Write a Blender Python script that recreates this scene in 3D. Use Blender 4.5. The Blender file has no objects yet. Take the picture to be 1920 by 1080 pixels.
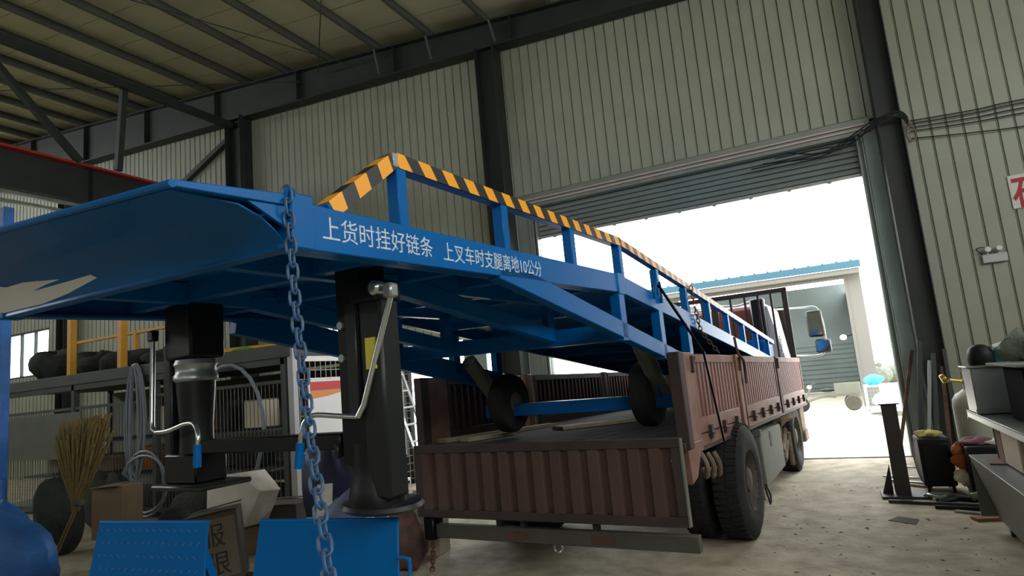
import bpy, bmesh, math, random
from math import sin, cos, pi, radians
from mathutils import Vector, Matrix

SC = bpy.context.scene
COL = SC.collection
random.seed(7)

# ------------------------------------------------------------------ camera, sky, exposure
def setup():
    yaw, pitch, roll, f, h = radians(25.92), radians(8.353), radians(-5.196), 1183.0, 1.70
    fw = Vector((-sin(yaw) * cos(pitch), cos(yaw) * cos(pitch), sin(pitch)))
    r0 = Vector((cos(yaw), sin(yaw), 0)); u0 = r0.cross(fw)
    r = r0 * cos(roll) + u0 * sin(roll); u = -r0 * sin(roll) + u0 * cos(roll)
    cam = bpy.data.cameras.new('camera'); co = bpy.data.objects.new('camera', cam); COL.objects.link(co)
    m = Matrix((r, u, -fw)).transposed().to_4x4(); m.translation = (0, 0, h)
    co.matrix_world = m
    cam.sensor_width = 36.0; cam.lens = f / 1920 * 36.0; cam.clip_start = .05; cam.clip_end = 400
    SC.camera = co
    w = bpy.data.worlds.new('sky'); SC.world = w; w.use_nodes = True
    bg = w.node_tree.nodes['Background']
    bg.inputs[0].default_value = (.95, .985, 1.0, 1); bg.inputs[1].default_value = 9.0
    SC.view_settings.view_transform = 'Standard'; SC.view_settings.look = 'None'
    SC.view_settings.exposure = 0.0; SC.view_settings.gamma = 1.0; SC.view_settings.use_curve_mapping = False
    SC.cycles.max_bounces = 8; SC.cycles.diffuse_bounces = 5; SC.cycles.sample_clamp_indirect = 6
    # light portals at the door and at the added wall bands: they only guide sky sampling
    for nm, loc, rot, sx, sy in (('door_portal', (-2, 11.9, 2.3), (radians(-90), 0, 0), 5.7, 4.5),
                                 ('side_portal', (7.2, -3, 5.9), (0, radians(90), 0), 2.1, 22.2),
                                 ('rear_portal', (-11.5, -16.5, 8.03), (radians(90), 0, 0), 35, .6),
                                 ('left_portal', (-30.2, -3, 9.9), (0, radians(-90), 0), 2.6, 22)):
        l = bpy.data.lights.new(nm, 'AREA'); l.shape = 'RECTANGLE'; l.size = sx; l.size_y = sy
        l.cycles.is_portal = True
        o = bpy.data.objects.new(nm, l); o.location = loc; o.rotation_euler = rot; COL.objects.link(o)
setup()

# ------------------------------------------------------------------ helpers
def S(h):
    h = h.lstrip('#'); c = [int(h[i:i + 2], 16) / 255 for i in (0, 2, 4)]
    return tuple(x / 12.92 if x <= .04045 else ((x + .055) / 1.055) ** 2.4 for x in c)

def mat(name, col, rough=.6, metal=0.0, var=.2, scale=4.0, bump=0.0, bscale=60.0, col2=None, thr=(.35, .7), coat=0.0, stretch=None, spec=.5):
    m = bpy.data.materials.new(name); m.use_nodes = True
    nt = m.node_tree; n = nt.nodes; L = nt.links; b = n['Principled BSDF']
    b.inputs['Roughness'].default_value = rough; b.inputs['Metallic'].default_value = metal
    b.inputs['Specular IOR Level'].default_value = spec
    if coat: b.inputs['Coat Weight'].default_value = coat; b.inputs['Coat Roughness'].default_value = .12
    tc = n.new('ShaderNodeTexCoord'); src = tc.outputs['Object']
    if stretch:
        mp = n.new('ShaderNodeMapping'); mp.inputs['Scale'].default_value = stretch
        L.new(src, mp.inputs['Vector']); src = mp.outputs[0]
    nz = n.new('ShaderNodeTexNoise'); nz.inputs['Scale'].default_value = scale; nz.inputs['Detail'].default_value = 6
    L.new(src, nz.inputs['Vector'])
    rp = n.new('ShaderNodeValToRGB'); L.new(nz.outputs['Fac'], rp.inputs['Fac'])
    c2 = col2 or tuple(min(1, x * (1 - var)) for x in col)
    rp.color_ramp.elements[0].position = thr[0]; rp.color_ramp.elements[1].position = thr[1]
    rp.color_ramp.elements[0].color = (*c2, 1); rp.color_ramp.elements[1].color = (*col, 1)
    L.new(rp.outputs['Color'], b.inputs['Base Color'])
    if bump:
        nb = n.new('ShaderNodeTexNoise'); nb.inputs['Scale'].default_value = bscale; nb.inputs['Detail'].default_value = 5
        L.new(src, nb.inputs['Vector'])
        bp = n.new('ShaderNodeBump'); bp.inputs['Strength'].default_value = bump; bp.inputs['Distance'].default_value = .02
        L.new(nb.outputs['Fac'], bp.inputs['Height']); L.new(bp.outputs['Normal'], b.inputs['Normal'])
    return m

def glow(name, col, k):
    m = bpy.data.materials.new(name); m.use_nodes = True
    b = m.node_tree.nodes['Principled BSDF']; b.inputs['Base Color'].default_value = (*col, 1)
    b.inputs['Emission Color'].default_value = (*col, 1); b.inputs['Emission Strength'].default_value = k
    return m

def glass(name):
    m = bpy.data.materials.new(name); m.use_nodes = True
    nt = m.node_tree; n = nt.nodes; n.remove(n['Principled BSDF'])
    t = n.new('ShaderNodeBsdfTransparent'); g = n.new('ShaderNodeBsdfGlossy'); mx = n.new('ShaderNodeMixShader')
    g.inputs['Roughness'].default_value = .05; t.inputs['Color'].default_value = (.93, .96, .95, 1)
    mx.inputs[0].default_value = .08
    nt.links.new(t.outputs[0], mx.inputs[1]); nt.links.new(g.outputs[0], mx.inputs[2])
    nt.links.new(mx.outputs[0], n['Material Output'].inputs['Surface'])
    return m

def stripes(name, slant, period=.165, duty=.5):
    """black and yellow warning tape: bands along local X, slanted across local Z"""
    m = bpy.data.materials.new(name); m.use_nodes = True
    nt = m.node_tree; n = nt.nodes; L = nt.links; b = n['Principled BSDF']
    b.inputs['Roughness'].default_value = .38
    tc = n.new('ShaderNodeTexCoord'); sp = n.new('ShaderNodeSeparateXYZ'); L.new(tc.outputs['Object'], sp.inputs[0])
    mz = n.new('ShaderNodeMath'); mz.operation = 'MULTIPLY_ADD'; mz.inputs[1].default_value = slant
    L.new(sp.outputs['Z'], mz.inputs[0]); L.new(sp.outputs['X'], mz.inputs[2])
    dv = n.new('ShaderNodeMath'); dv.operation = 'DIVIDE'; dv.inputs[1].default_value = period; L.new(mz.outputs[0], dv.inputs[0])
    fr = n.new('ShaderNodeMath'); fr.operation = 'FRACT'; L.new(dv.outputs[0], fr.inputs[0])
    gt = n.new('ShaderNodeMath'); gt.operation = 'GREATER_THAN'; gt.inputs[1].default_value = duty; L.new(fr.outputs[0], gt.inputs[0])
    mx = n.new('ShaderNodeMix'); mx.data_type = 'RGBA'
    mx.inputs[6].default_value = (*S('f0a010'), 1); mx.inputs[7].default_value = (.012, .011, .01, 1)
    L.new(gt.outputs[0], mx.inputs[0]); L.new(mx.outputs[2], b.inputs['Base Color'])
    return m

class MB:
    def __init__(s): s.v = []; s.f = []
    def add(s, vs, fs):
        b = len(s.v); s.v += [tuple(v) for v in vs]; s.f += [[b + i for i in f] for f in fs]; return s
    def box(s, x0, y0, z0, x1, y1, z1):
        x0, x1 = min(x0, x1), max(x0, x1); y0, y1 = min(y0, y1), max(y0, y1); z0, z1 = min(z0, z1), max(z0, z1)
        return s.add([(x0, y0, z0), (x1, y0, z0), (x1, y1, z0), (x0, y1, z0), (x0, y0, z1), (x1, y0, z1), (x1, y1, z1), (x0, y1, z1)],
                     [[3, 2, 1, 0], [4, 5, 6, 7], [0, 1, 5, 4], [1, 2, 6, 5], [2, 3, 7, 6], [3, 0, 4, 7]])
    def bar(s, p, q, w, h, up=(0, 0, 1)):
        p, q = Vector(p), Vector(q); a = (q - p).normalized(); up = Vector(up)
        if abs(a.dot(up)) > .98: up = Vector((1, 0, 0)) if abs(a.x) < .9 else Vector((0, 1, 0))
        sd = a.cross(up).normalized(); u = sd.cross(a)
        vs = []
        for c in (p, q):
            for i, j in ((-1, -1), (1, -1), (1, 1), (-1, 1)): vs.append(c + sd * i * w / 2 + u * j * h / 2)
        return s.add(vs, [[0, 1, 2, 3], [7, 6, 5, 4], [0, 4, 5, 1], [1, 5, 6, 2], [2, 6, 7, 3], [3, 7, 4, 0]])
    def prism(s, poly, axis, a, b):
        k = len(poly)
        def P(u, v, w): return (w, u, v) if axis == 'x' else ((u, w, v) if axis == 'y' else (u, v, w))
        vs = [P(u, v, a) for u, v in poly] + [P(u, v, b) for u, v in poly]
        return s.add(vs, [list(range(k))[::-1], list(range(k, 2 * k))] + [[i, (i + 1) % k, k + (i + 1) % k, k + i] for i in range(k)])
    def tube(s, pts, r, seg=8, closed=False):
        pts = [Vector(p) for p in pts]; k = len(pts); rs = r if isinstance(r, (list, tuple)) else [r] * k
        vs = []; prev = None
        for i in range(k):
            if closed: t = pts[(i + 1) % k] - pts[i - 1]
            else: t = pts[min(i + 1, k - 1)] - pts[max(i - 1, 0)]
            t.normalize()
            if prev is None:
                ref = Vector((0, 0, 1)) if abs(t.z) < .9 else Vector((1, 0, 0)); u = t.cross(ref).normalized()
            else: u = (prev - t * prev.dot(t)).normalized()
            prev = u; w = t.cross(u)
            for j in range(seg):
                a = 2 * pi * j / seg; vs.append(pts[i] + (u * cos(a) + w * sin(a)) * rs[i])
        fs = []
        for i in range(k if closed else k - 1):
            A, B = i * seg, ((i + 1) % k) * seg
            for j in range(seg): fs.append([A + j, A + (j + 1) % seg, B + (j + 1) % seg, B + j])
        if not closed: fs += [list(range(seg))[::-1], list(range((k - 1) * seg, k * seg))]
        return s.add(vs, fs)
    def lathe(s, prof, seg=20, c=(0, 0, 0), axis='z', cap=True):
        vs = []
        for r, h in prof:
            for j in range(seg):
                a = 2 * pi * j / seg; x, y = r * cos(a), r * sin(a)
                p = (x, y, h) if axis == 'z' else ((h, x, y) if axis == 'x' else (y, h, x))
                vs.append((p[0] + c[0], p[1] + c[1], p[2] + c[2]))
        fs = []
        for i in range(len(prof) - 1):
            for j in range(seg): fs.append([i * seg + j, i * seg + (j + 1) % seg, (i + 1) * seg + (j + 1) % seg, (i + 1) * seg + j])
        if cap: fs += [list(range(seg))[::-1], list(range((len(prof) - 1) * seg, len(prof) * seg))]
        return s.add(vs, fs)
    def blob(s, c, r, seed=0, amp=.2, nu=18, nv=11, flat=None):
        """lumpy closed sack; flat = lowest z it may reach"""
        rd = random.Random(seed); ph = [(rd.uniform(0, 6), rd.uniform(0, 6), rd.randint(1, 4), rd.randint(1, 3)) for _ in range(6)]
        vs = [(c[0], c[1], c[2] - r[2])]
        for i in range(1, nv):
            t = pi * i / nv
            for j in range(nu):
                a = 2 * pi * j / nu
                k = 1 + amp * sum(sin(q * a + p0) * sin(w * t + p1) for p0, p1, q, w in ph) / 2.4 + rd.uniform(-.02, .02)
                vs.append((c[0] + r[0] * k * sin(t) * cos(a), c[1] + r[1] * k * sin(t) * sin(a), c[2] - r[2] * k * cos(t)))
        vs.append((c[0], c[1], c[2] + r[2]))
        if flat is not None: vs = [(x, y, max(z, flat)) for x, y, z in vs]
        fs = [[0, 1 + (j + 1) % nu, 1 + j] for j in range(nu)]
        for i in range(nv - 2):
            for j in range(nu):
                a, b = 1 + i * nu + j, 1 + i * nu + (j + 1) % nu; fs.append([a, b, b + nu, a + nu])
        e = len(vs) - 1; o = 1 + (nv - 2) * nu
        fs += [[e, o + j, o + (j + 1) % nu] for j in range(nu)]
        return s.add(vs, fs)
    def map(s, fn): s.v = [tuple(fn(*v)) for v in s.v]; return s
    def xf(s, m): s.v = [tuple(m @ Vector(v)) for v in s.v]; return s

def mesh_of(name, mb, m, off=(0, 0, 0), bev=0.0, smooth=True):
    me = bpy.data.meshes.new(name)
    me.from_pydata([(x - off[0], y - off[1], z - off[2]) for x, y, z in mb.v], [], mb.f)
    bm = bmesh.new(); bm.from_mesh(me)
    bmesh.ops.recalc_face_normals(bm, faces=bm.faces)
    if bev:
        ed = [e for e in bm.edges if len(e.link_faces) == 2 and e.calc_face_angle(0) > .6]
        bmesh.ops.bevel(bm, geom=ed, offset=bev, segments=1, affect='EDGES', clamp_overlap=True)
    bm.to_mesh(me); bm.free()
    if m: me.materials.append(m)
    if smooth:
        for p in me.polygons: p.use_smooth = True
        me.set_sharp_from_angle(angle=radians(38))
    return me

def link(name, data, parent=None, loc=None, rot=None):
    o = bpy.data.objects.new(name, data); COL.objects.link(o)
    if parent: o.parent = parent
    if loc is not None: o.location = loc
    if rot is not None: o.rotation_euler = rot
    return o

def tag(o, label=None, cat=None, group=None, kind=None):
    if label: o['label'] = label
    if cat: o['category'] = cat
    if group: o['group'] = group
    if kind: o['kind'] = kind
    return o

class Thing:
    """an Empty at the thing's base; geometry given in the frame turned by rot about the world origin (or local=True: about the base)"""
    def __init__(s, name, label, cat, base=(0, 0, 0), rot=0.0, group=None, local=False, kind=None):
        s.off = (0, 0, 0) if local else base
        loc = Vector(base) if local else Matrix.Rotation(rot, 3, 'Z') @ Vector(base)
        s.root = link(name, None, None, loc, (0, 0, rot)); s.root.empty_display_size = .1
        tag(s.root, label, cat, group, kind)
    def part(s, name, mb, m, parent=None, bev=0.0, label=None, stuff=False):
        o = link(name, mesh_of(name, mb, m, s.off, bev), parent or s.root)
        if label: o['label'] = label
        if stuff: o['kind'] = 'stuff'
        return o
    def shared(s, name, me, loc, rot=(0, 0, 0), parent=None):
        return link(name, me, parent or s.root, Vector(loc) - Vector(s.off), rot)

def solo(name, label, cat, mb, m, base, rot=0.0, group=None, bev=0.0, local=False):
    off = (0, 0, 0) if local else base
    loc = Vector(base) if local else Matrix.Rotation(rot, 3, 'Z') @ Vector(base)
    return tag(link(name, mesh_of(name, mb, m, off, bev), None, loc, (0, 0, rot)), label, cat, group)

def struct(name, mb, m, parent=None, bev=0.0):
    o = link(name, mesh_of(name, mb, m, bev=bev), parent)
    if not parent: o['kind'] = 'structure'
    return o

def arc(pts, n=8):
    """smooth Catmull-Rom path"""
    P = [Vector(p) for p in pts]; P = [P[0] * 2 - P[1]] + P + [P[-1] * 2 - P[-2]]; out = []
    for i in range(1, len(P) - 2):
        for k in range(n):
            t = k / n; a, b, c, d = P[i - 1:i + 3]
            out.append(.5 * ((2 * b) + (c - a) * t + (2 * a - 5 * b + 4 * c - d) * t * t + (3 * b - a - 3 * c + d) * t ** 3))
    return out + [P[-2]]

def dup(root, loc, rotz=None, label=None, group=None):
    r = root.copy(); COL.objects.link(r); r.location = loc
    if rotz is not None: r.rotation_euler = (0, 0, rotz)
    if label: r['label'] = label
    if group: r['group'] = group
    for ch in list(root.children):
        c = ch.copy(); COL.objects.link(c); c.parent = r
        for g in ch.children:
            d = g.copy(); COL.objects.link(d); d.parent = c
    return r

# ------------------------------------------------------------------ materials
M = {}
M['cladding'] = mat('wall_cladding', S('9da090'), .45, 0, .1, 1.2, col2=S('949788'), spec=.3)
M['cladding_back'] = mat('wall_backing', S('6d7064'), .7)
M['roof'] = mat('roof_sheet', S('d8d5b4'), .65, 0, .18, .8, bump=.12, bscale=3)
M['steel_dark'] = mat('dark_painted_steel', S('292e2b'), .55, 0, .3, 2)
M['purlin'] = mat('purlin_steel', S('5a5f55'), .55, 0, .25, 1.5)
M['brace'] = mat('dark_bracing', S('2c322f'), .6)
M['concrete'] = mat('dusty_concrete', S('b2a78f'), .8, 0, .3, 4.0, bump=.55, bscale=14, col2=S('897e67'), thr=(.30, .66))
M['yard'] = mat('pale_yard_concrete', S('c9c2ae'), .9, 0, .15, .7, bump=.2, bscale=8)
M['shutter'] = mat('grey_shutter', S('8d9793'), .4, .3, .12, 3)
M['flash'] = mat('grey_flashing', S('8b918a'), .4, .3, .15, 2)
M['jamb'] = mat('jamb_panel', S('93a3a1'), .5, .2, .2, 1.5)
M['galv'] = mat('galvanised_steel', S('a9adaa'), .35, .7, .25, 8)
M['chrome'] = mat('bright_plated_steel', S('c9ccca'), .22, .9, .1, 8)
M['blue'] = mat('glossy_blue_paint', (.001, .112, .36), .33, 0, .12, 2.2, spec=.12)
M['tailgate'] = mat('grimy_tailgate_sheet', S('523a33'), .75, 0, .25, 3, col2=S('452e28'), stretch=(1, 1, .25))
M['blue_chalk'] = mat('dusty_blue_paint', (.012, .09, .26), .5, 0, .35, 9, col2=(.06, .09, .12))
M['black'] = mat('black_paint', S('0b0d0f'), .35, 0, .3, 4, spec=.3)
M['leg_grey'] = mat('dark_grey_paint', S('1d2020'), .38, 0, .3, 3, spec=.35)
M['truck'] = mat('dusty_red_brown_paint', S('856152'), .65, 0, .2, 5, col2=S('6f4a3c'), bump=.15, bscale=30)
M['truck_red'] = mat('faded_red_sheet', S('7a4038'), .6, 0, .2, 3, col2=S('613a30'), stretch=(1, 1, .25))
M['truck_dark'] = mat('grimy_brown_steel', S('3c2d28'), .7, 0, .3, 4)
M['mud'] = mat('dried_mud', S('8c7c68'), .95, 0, .3, 7, bump=.8, bscale=25, col2=S('5f5344'))
M['tyre'] = mat('tyre_rubber', S('1b1d1f'), .85, 0, .3, 9, col2=S('2a2924'), bump=.2, spec=.25)
M['tyre_dust'] = mat('dusty_rim', S('4d483d'), .8, 0, .3, 9)
M['wood'] = mat('worn_bed_boards', S('332e27'), .85, 0, .3, 3, stretch=(6, .6, 1), bump=.3)
M['wood_pale'] = mat('pale_timber', S('a09478'), .8, 0, .25, 3, stretch=(6, .6, 1))
M['rust'] = mat('rusty_steel', S('6b4a38'), .8, 0, .35, 7, col2=S('3f2f29'))
M['bumper'] = mat('grimy_bumper', S('4b483f'), .8, 0, .25, 3)
M['dull_red'] = mat('dirty_reflector', S('5a352e'), .6, 0, .2, 4)
M['grey_box'] = mat('dusty_grey_green', S('6c6d62'), .75, 0, .2, 3)
M['white'] = mat('white_paint', S('dcdcd8'), .5, 0, .08, 3)
M['cream'] = mat('cream_board', S('d8cbb2'), .6, 0, .1, 3)
M['red'] = mat('red_paint', S('a8322c'), .5, 0, .15, 4)
M['red_print'] = mat('red_print', S('c22f2a'), .6, 0, .1, 2)
M['orange_print'] = mat('orange_print', S('d98a4a'), .6, 0, .1, 2)
M['maroon'] = mat('maroon_panel', S('6e2f2b'), .5, 0, .25, 2)
M['orange'] = mat('orange_cloth', S('b0642c'), .8, 0, .3, 9)
M['yellow'] = mat('yellow_paint', S('d79a2b'), .5, 0, .15, 4)
M['label_yellow'] = mat('yellow_label', S('c9b83e'), .6, 0, .05, 4)
M['post_grey'] = mat('pale_grey_post', S('a6a5aa'), .5, 0, .1, 3)
M['slab'] = mat('grey_deck_edge', S('434743'), .7, 0, .2, 1.5)
M['mesh_grey'] = mat('grey_wire', S('5a5b55'), .5, .2, .2, 4)
M['mesh_white'] = mat('pale_wire', S('94968f'), .5, .2, .2, 4)
M['tarp'] = mat('blue_tarpaulin', S('1f63ad'), .6, 0, .4, 3, bump=.9, bscale=7)
M['sack_navy'] = mat('navy_sack', S('23284a'), .7, 0, .3, 3, bump=.4, bscale=9)
M['straw'] = mat('straw', S('7a673c'), .9, 0, .4, 20, stretch=(3, 3, .3))
M['carton'] = mat('brown_carton', S('86705a'), .85, 0, .2, 3)
M['carton_dark'] = mat('dull_carton', S('4a4238'), .85, 0, .2, 3)
M['carton_print'] = mat('faded_carton_face', S('655949'), .85, 0, .2, 3)
M['paper'] = mat('crumpled_white_paper', S('d6cfc4'), .8, 0, .15, 6, bump=.5, bscale=8)
M['junk'] = mat('dark_bundles', S('2f332e'), .9, 0, .4, 9, bump=.8, bscale=20)
M['hose'] = mat('grey_hose', S('757c83'), .45, 0, .15, 3)
M['stain'] = mat('stainless_sheet', S('a9b1b6'), .3, .45, .1, 2)
M['steel_sheet'] = mat('mill_steel_sheet', S('767a76'), .38, .6, .2, 2)
M['cylinder'] = mat('grey_gas_bottle', S('9a9c8c'), .5, 0, .25, 3)
M['stand'] = mat('dark_stand_steel', S('2f2927'), .6, 0, .3, 6)
M['stud'] = mat('worn_blue_studs', (.04, .17, .42), .35, 0, .3, 20)
M['brass'] = mat('brass', S('b59a4a'), .35, .8, .1, 3)
M['machine'] = mat('dark_machine_paint', S('101416'), .55, 0, .3, 4, spec=.25)
M['matte_black'] = mat('matte_black', S('0d0f10'), .95, 0, .2, 4, spec=.03)
M['teal'] = mat('teal_cloth', S('2f6f6e'), .8, 0, .2, 4)
M['brick'] = mat('red_brick', S('9c6b55'), .9, 0, .2, 10, bump=.3)
M['cable'] = mat('black_cable', S('15181a'), .5)
M['bldg'] = mat('pale_facade', S('6a6863'), .8, 0, .06, 1)
M['bldg_in'] = mat('grey_interior', S('8d9794'), .8, 0, .25, .6)
M['blue_roof'] = mat('light_blue_roof', S('2d5566'), .5, 0, .1, 1)
M['blue_bright'] = mat('bright_blue_plastic', S('2f9be6'), .5, 0, .1, 2)
M['text_white'] = mat('white_lettering', S('c9d4e0'), .5, 0, .25, 40)
M['text_red'] = mat('red_lettering', S('a8201e'), .6, 0, .05, 4)
M['text_dark'] = mat('dark_lettering', S('1d1a17'), .8, 0, .05, 4)
M['sign'] = mat('white_sign_board', S('cfccc6'), .5, 0, .05, 2)
M['lamp'] = glow('lamp_glow', (1, 1, .97), 9)
M['emergency'] = mat('grey_white_plastic', S('b4b7b2'), .4, 0, .05, 3)
M['glass'] = glass('window_glass')
M['mirror'] = mat('mirror_glass', S('dfe4e4'), .06, 1, .02, 2)
M['dark_glass'] = mat('dark_glass', S('1a2326'), .1, 0, .1, 2)
M['foliage'] = mat('dusty_bush', S('6d7266'), .9, 0, .4, 8, bump=.6)
M['tape_flat'] = stripes('warning_tape_slanting', .75)
M['tape_rise'] = stripes('warning_tape_rising', -.25)
M['tape_down'] = stripes('warning_tape_descending', .75)
M['pipe_pink'] = mat('pinkish_conduit', S('ddc6c2'), .4, .2, .15, 2)

# ------------------------------------------------------------------ building shell
YG = 11.6                                     # inner face of the gable wall
def roof_z(x): return 9.32 - .105 * (x + 5.6)
def beam_b(x): return 8.77 - .065 * (x + 5.84)

struct('floor', MB().box(-30, -16.5, -.2, 7, YG + .05, 0), M['concrete'])
struct('ground', MB().box(-70, YG + .05, -.22, 70, 90, -.015).box(-70, -90, -.25, 70, -16.5, -.03), M['yard'])
struct('trim_1', MB().box(-4.95, YG + .02, 0, .95, YG + .1, .012), M['steel_dark'])          # door threshold strip

# gable wall: backing with holes, then one object per cladding panel
DX0, DX1, DZ = -4.95, 1.0, 5.42
wins = [(-24.9, -22.35, 3.25, 4.75), (-11.7, -10.2, 2.98, 3.42), (-9.2, -6.05, 0, 2.75)]
def wall_cuts(xa, xb):
    cuts = []
    xm = (xa + xb) / 2
    if DX0 - .35 < xm < DX1 + .3: cuts.append((-1, DZ))
    for a, b, c, d in wins:
        if a < xm < b: cuts.append((c, d))
    return cuts
def spans(xa, xb, top):
    z = 0; out = []
    for a, b in sorted(wall_cuts(xa, xb)):
        if a > z: out.append((z, a))
        z = max(z, b)
    if z < top: out.append((z, top))
    return out
edges = sorted(set([-30, 7, DX0 - .35, DX1 + .3] + [e for w in wins for e in w[:2]]))
bk = MB()
for a, b in zip(edges, edges[1:]):
    for z0, z1 in spans(a, b, roof_z(b) + .31):
        if z1 > roof_z(b): bk.prism([(a, z0), (b, z0), (b, roof_z(b) + .31), (a, roof_z(a) + .31)], 'y', YG + .05, YG + .12)
        else: bk.box(a, YG + .05, z0, b, YG + .12, z1)
wall = struct('wall_front', bk, M['cladding_back'])
pit = .2095
x = -29.9
while x < 6.8:
    for z0, z1 in spans(x, x + pit, roof_z(x + pit) + .28):
        p = [(x + .002, YG + .05), (x + .006, YG + .016), (x + .016, YG), (x + pit - .02, YG), (x + pit - .010, YG - .012), (x + pit - .004, YG - .006), (x + pit - .002, YG + .05)]
        link('cladding_panel', mesh_of('cladding_panel', MB().prism(p, 'z', z0 + .004, z1), M['cladding']), wall)
    x += pit

# ceiling: sheets laid down the slope, purlins under them
ceil = struct('ceiling', MB().prism([(-30, roof_z(-30) + .32), (7, roof_z(7) + .32), (7, roof_z(7) + .36), (-30, roof_z(-30) + .36)], 'y', -16.3, YG + .3), M['roof'])
y = -16.2
while y < YG + .1:
    p = [(-30, roof_z(-30) + .29), (7, roof_z(7) + .29), (7, roof_z(7) + .32), (-30, roof_z(-30) + .32)]
    link('roof_sheet', mesh_of('roof_sheet', MB().prism(p, 'y', y + .012, y + .988), M['roof']), ceil)
    y += 1.0
for k in range(-8, 17):
    x = -5.6 - 1.45 * k
    if x > 6.9 or x < -29.9: continue
    z = roof_z(x) + .28
    pr = [(x - .05, z), (x + .02, z), (x + .02, z - .012), (x + .01, z - .012), (x + .01, z - .2), (x + .07, z - .2), (x + .07, z - .215), (x - .005, z - .215), (x - .005, z - .012), (x - .05, z - .012)]
    struct('purlin', MB().prism(pr, 'y', -16.2, YG), M['purlin'])
for yy in (YG - .2, 4.1, -3.6, -11):
    if yy < 5: continue
    rb = MB()
    for za, zb, w in ((lambda q: beam_b(q), lambda q: beam_b(q) + .03, .15), (lambda q: roof_z(q) + .03, lambda q: roof_z(q) + .06, .15), (lambda q: beam_b(q) + .03, lambda q: roof_z(q) + .03, .012)):
        rb.add([(-30, yy - w, za(-30)), (7, yy - w, za(7)), (7, yy + w, za(7)), (-30, yy + w, za(-30)), (-30, yy - w, zb(-30)), (7, yy - w, zb(7)), (7, yy + w, zb(7)), (-30, yy + w, zb(-30))],
               [[3, 2, 1, 0], [4, 5, 6, 7], [0, 1, 5, 4], [1, 2, 6, 5], [2, 3, 7, 6], [3, 0, 4, 7]])
    for q in range(-29, 7, 3): rb.box(q, yy - .14, beam_b(q) + .02, q + .012, yy + .14, roof_z(q) + .04)
    struct('rafter', rb, M['steel_dark'])
def h_column(x0, x1, ztop):
    c = MB(); y0, y1 = YG - .42, YG - .02; xm = (x0 + x1) / 2
    c.box(x0, y0, 0, x0 + .016, y1, ztop).box(x1 - .016, y0, 0, x1, y1, ztop).box(x0, (y0 + y1) / 2 - .008, 0, x1, (y0 + y1) / 2 + .008, ztop)
    c.box(x0 - .04, y0 - .03, 0, x1 + .04, y1, .025)
    struct('column', c, M['steel_dark'], bev=.003)
h_column(-13.52, -12.96, 9.3); h_column(-5.84, -5.4, 8.8); h_column(1.2, 1.53, 8.4); h_column(-21.2, -20.8, 9.8)

# side and rear walls; unseen open bands added high up let daylight in
def side_wall(nm, x0, x1, band=None):
    ht = roof_z(x0) + .3; bk = MB(); y0, y1 = -16.3, YG + .1
    for a, b, z0, z1 in ([(y0, band[0], 0, ht), (band[0], band[1], 0, band[2]), (band[0], band[1], band[3], ht), (band[1], y1, 0, ht)] if band else [(y0, y1, 0, ht)]): bk.box(x0, a, z0, x1, b, z1)
    w = struct(nm, bk, M['cladding_back']); y = -16.2; s = 1 if nm == 'wall_left' else -1; xf = x1 if s > 0 else x0
    while y < YG - .5:
        z = band[2] if band and band[0] - .3 < y + .45 < band[1] + .3 else ht
        p = [(y + .004, xf), (y + .03, xf + s * .03), (y + .87, xf + s * .03), (y + .896, xf)]
        link('cladding_panel', mesh_of('cladding_panel', MB().add([(b, a, 0) for a, b in p] + [(b, a, z) for a, b in p],
             [[0, 1, 2, 3], [7, 6, 5, 4], [0, 4, 5, 1], [1, 5, 6, 2], [2, 6, 7, 3], [3, 7, 4, 0]]), M['cladding']), w)
        y += .9
side_wall('wall_right', 7.0, 7.12, (-14.0, 8.0, 4.8, 6.9)); side_wall('wall_left', -30.12, -30.0, (-14.0, 8.0, 8.6, 11.2))
bk = MB()
for a, b, c, d in ((-30, 7, 0, 7.75), (-30, -29, 7.75, 8.3), (6, 7, 7.75, 8.3)): bk.box(a, -16.4, c, b, -16.3, d)
bk.prism([(-30, 8.3), (7, 8.3), (7, roof_z(7) + .3), (-30, roof_z(-30) + .3)], 'y', -16.4, -16.3)
struct('wall_back', bk, M['cladding'])

# windows
def window(name, a, b, c, d, nx, frame, nz=1):
    t = .05
    fr = MB().box(a, YG, c, a + t, YG + .12, d).box(b - t, YG, c, b, YG + .12, d).box(a + t, YG, c, b - t, YG + .12, c + t).box(a + t, YG, d - t, b - t, YG + .12, d)
    w = struct(name, fr, frame, bev=.004)
    for i in range(nx):
        xa = a + t + (b - a - 2 * t) * i / nx; xb = a + t + (b - a - 2 * t) * (i + 1) / nx
        if i: link('mullion', mesh_of('mullion', MB().box(xa - .025, YG + .01, c + t, xa + .025, YG + .1, d - t), frame), w)
        link('pane', mesh_of('pane', MB().box(xa + (.025 if i else 0), YG + .05, c + t, xb - (.025 if i < nx - 1 else 0), YG + .056, d - t), M['glass']), w)
window('window_1', *wins[0][:2], *wins[0][2:], 3, M['steel_dark'])
window('window_2', *wins[1][:2], *wins[1][2:], 6, M['cream'])
dr2 = struct('door_2', MB().box(-9.2, YG - .01, 0, -9.12, YG + .13, 2.75).box(-6.13, YG - .01, 0, -6.05, YG + .13, 2.75).box(-9.12, YG - .01, 2.67, -6.13, YG + .13, 2.75), M['jamb'], bev=.004)
link('sliding_leaf', mesh_of('sliding_leaf', MB().box(-7.0, YG + .14, .02, -6.45, YG + .18, 2.7), M['jamb'], bev=.004), dr2)
link('leaf_handle', mesh_of('leaf_handle', MB().box(-6.52, YG + .10, 1.0, -6.49, YG + .14, 1.25), M['galv'], bev=.004), dr2)

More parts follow.
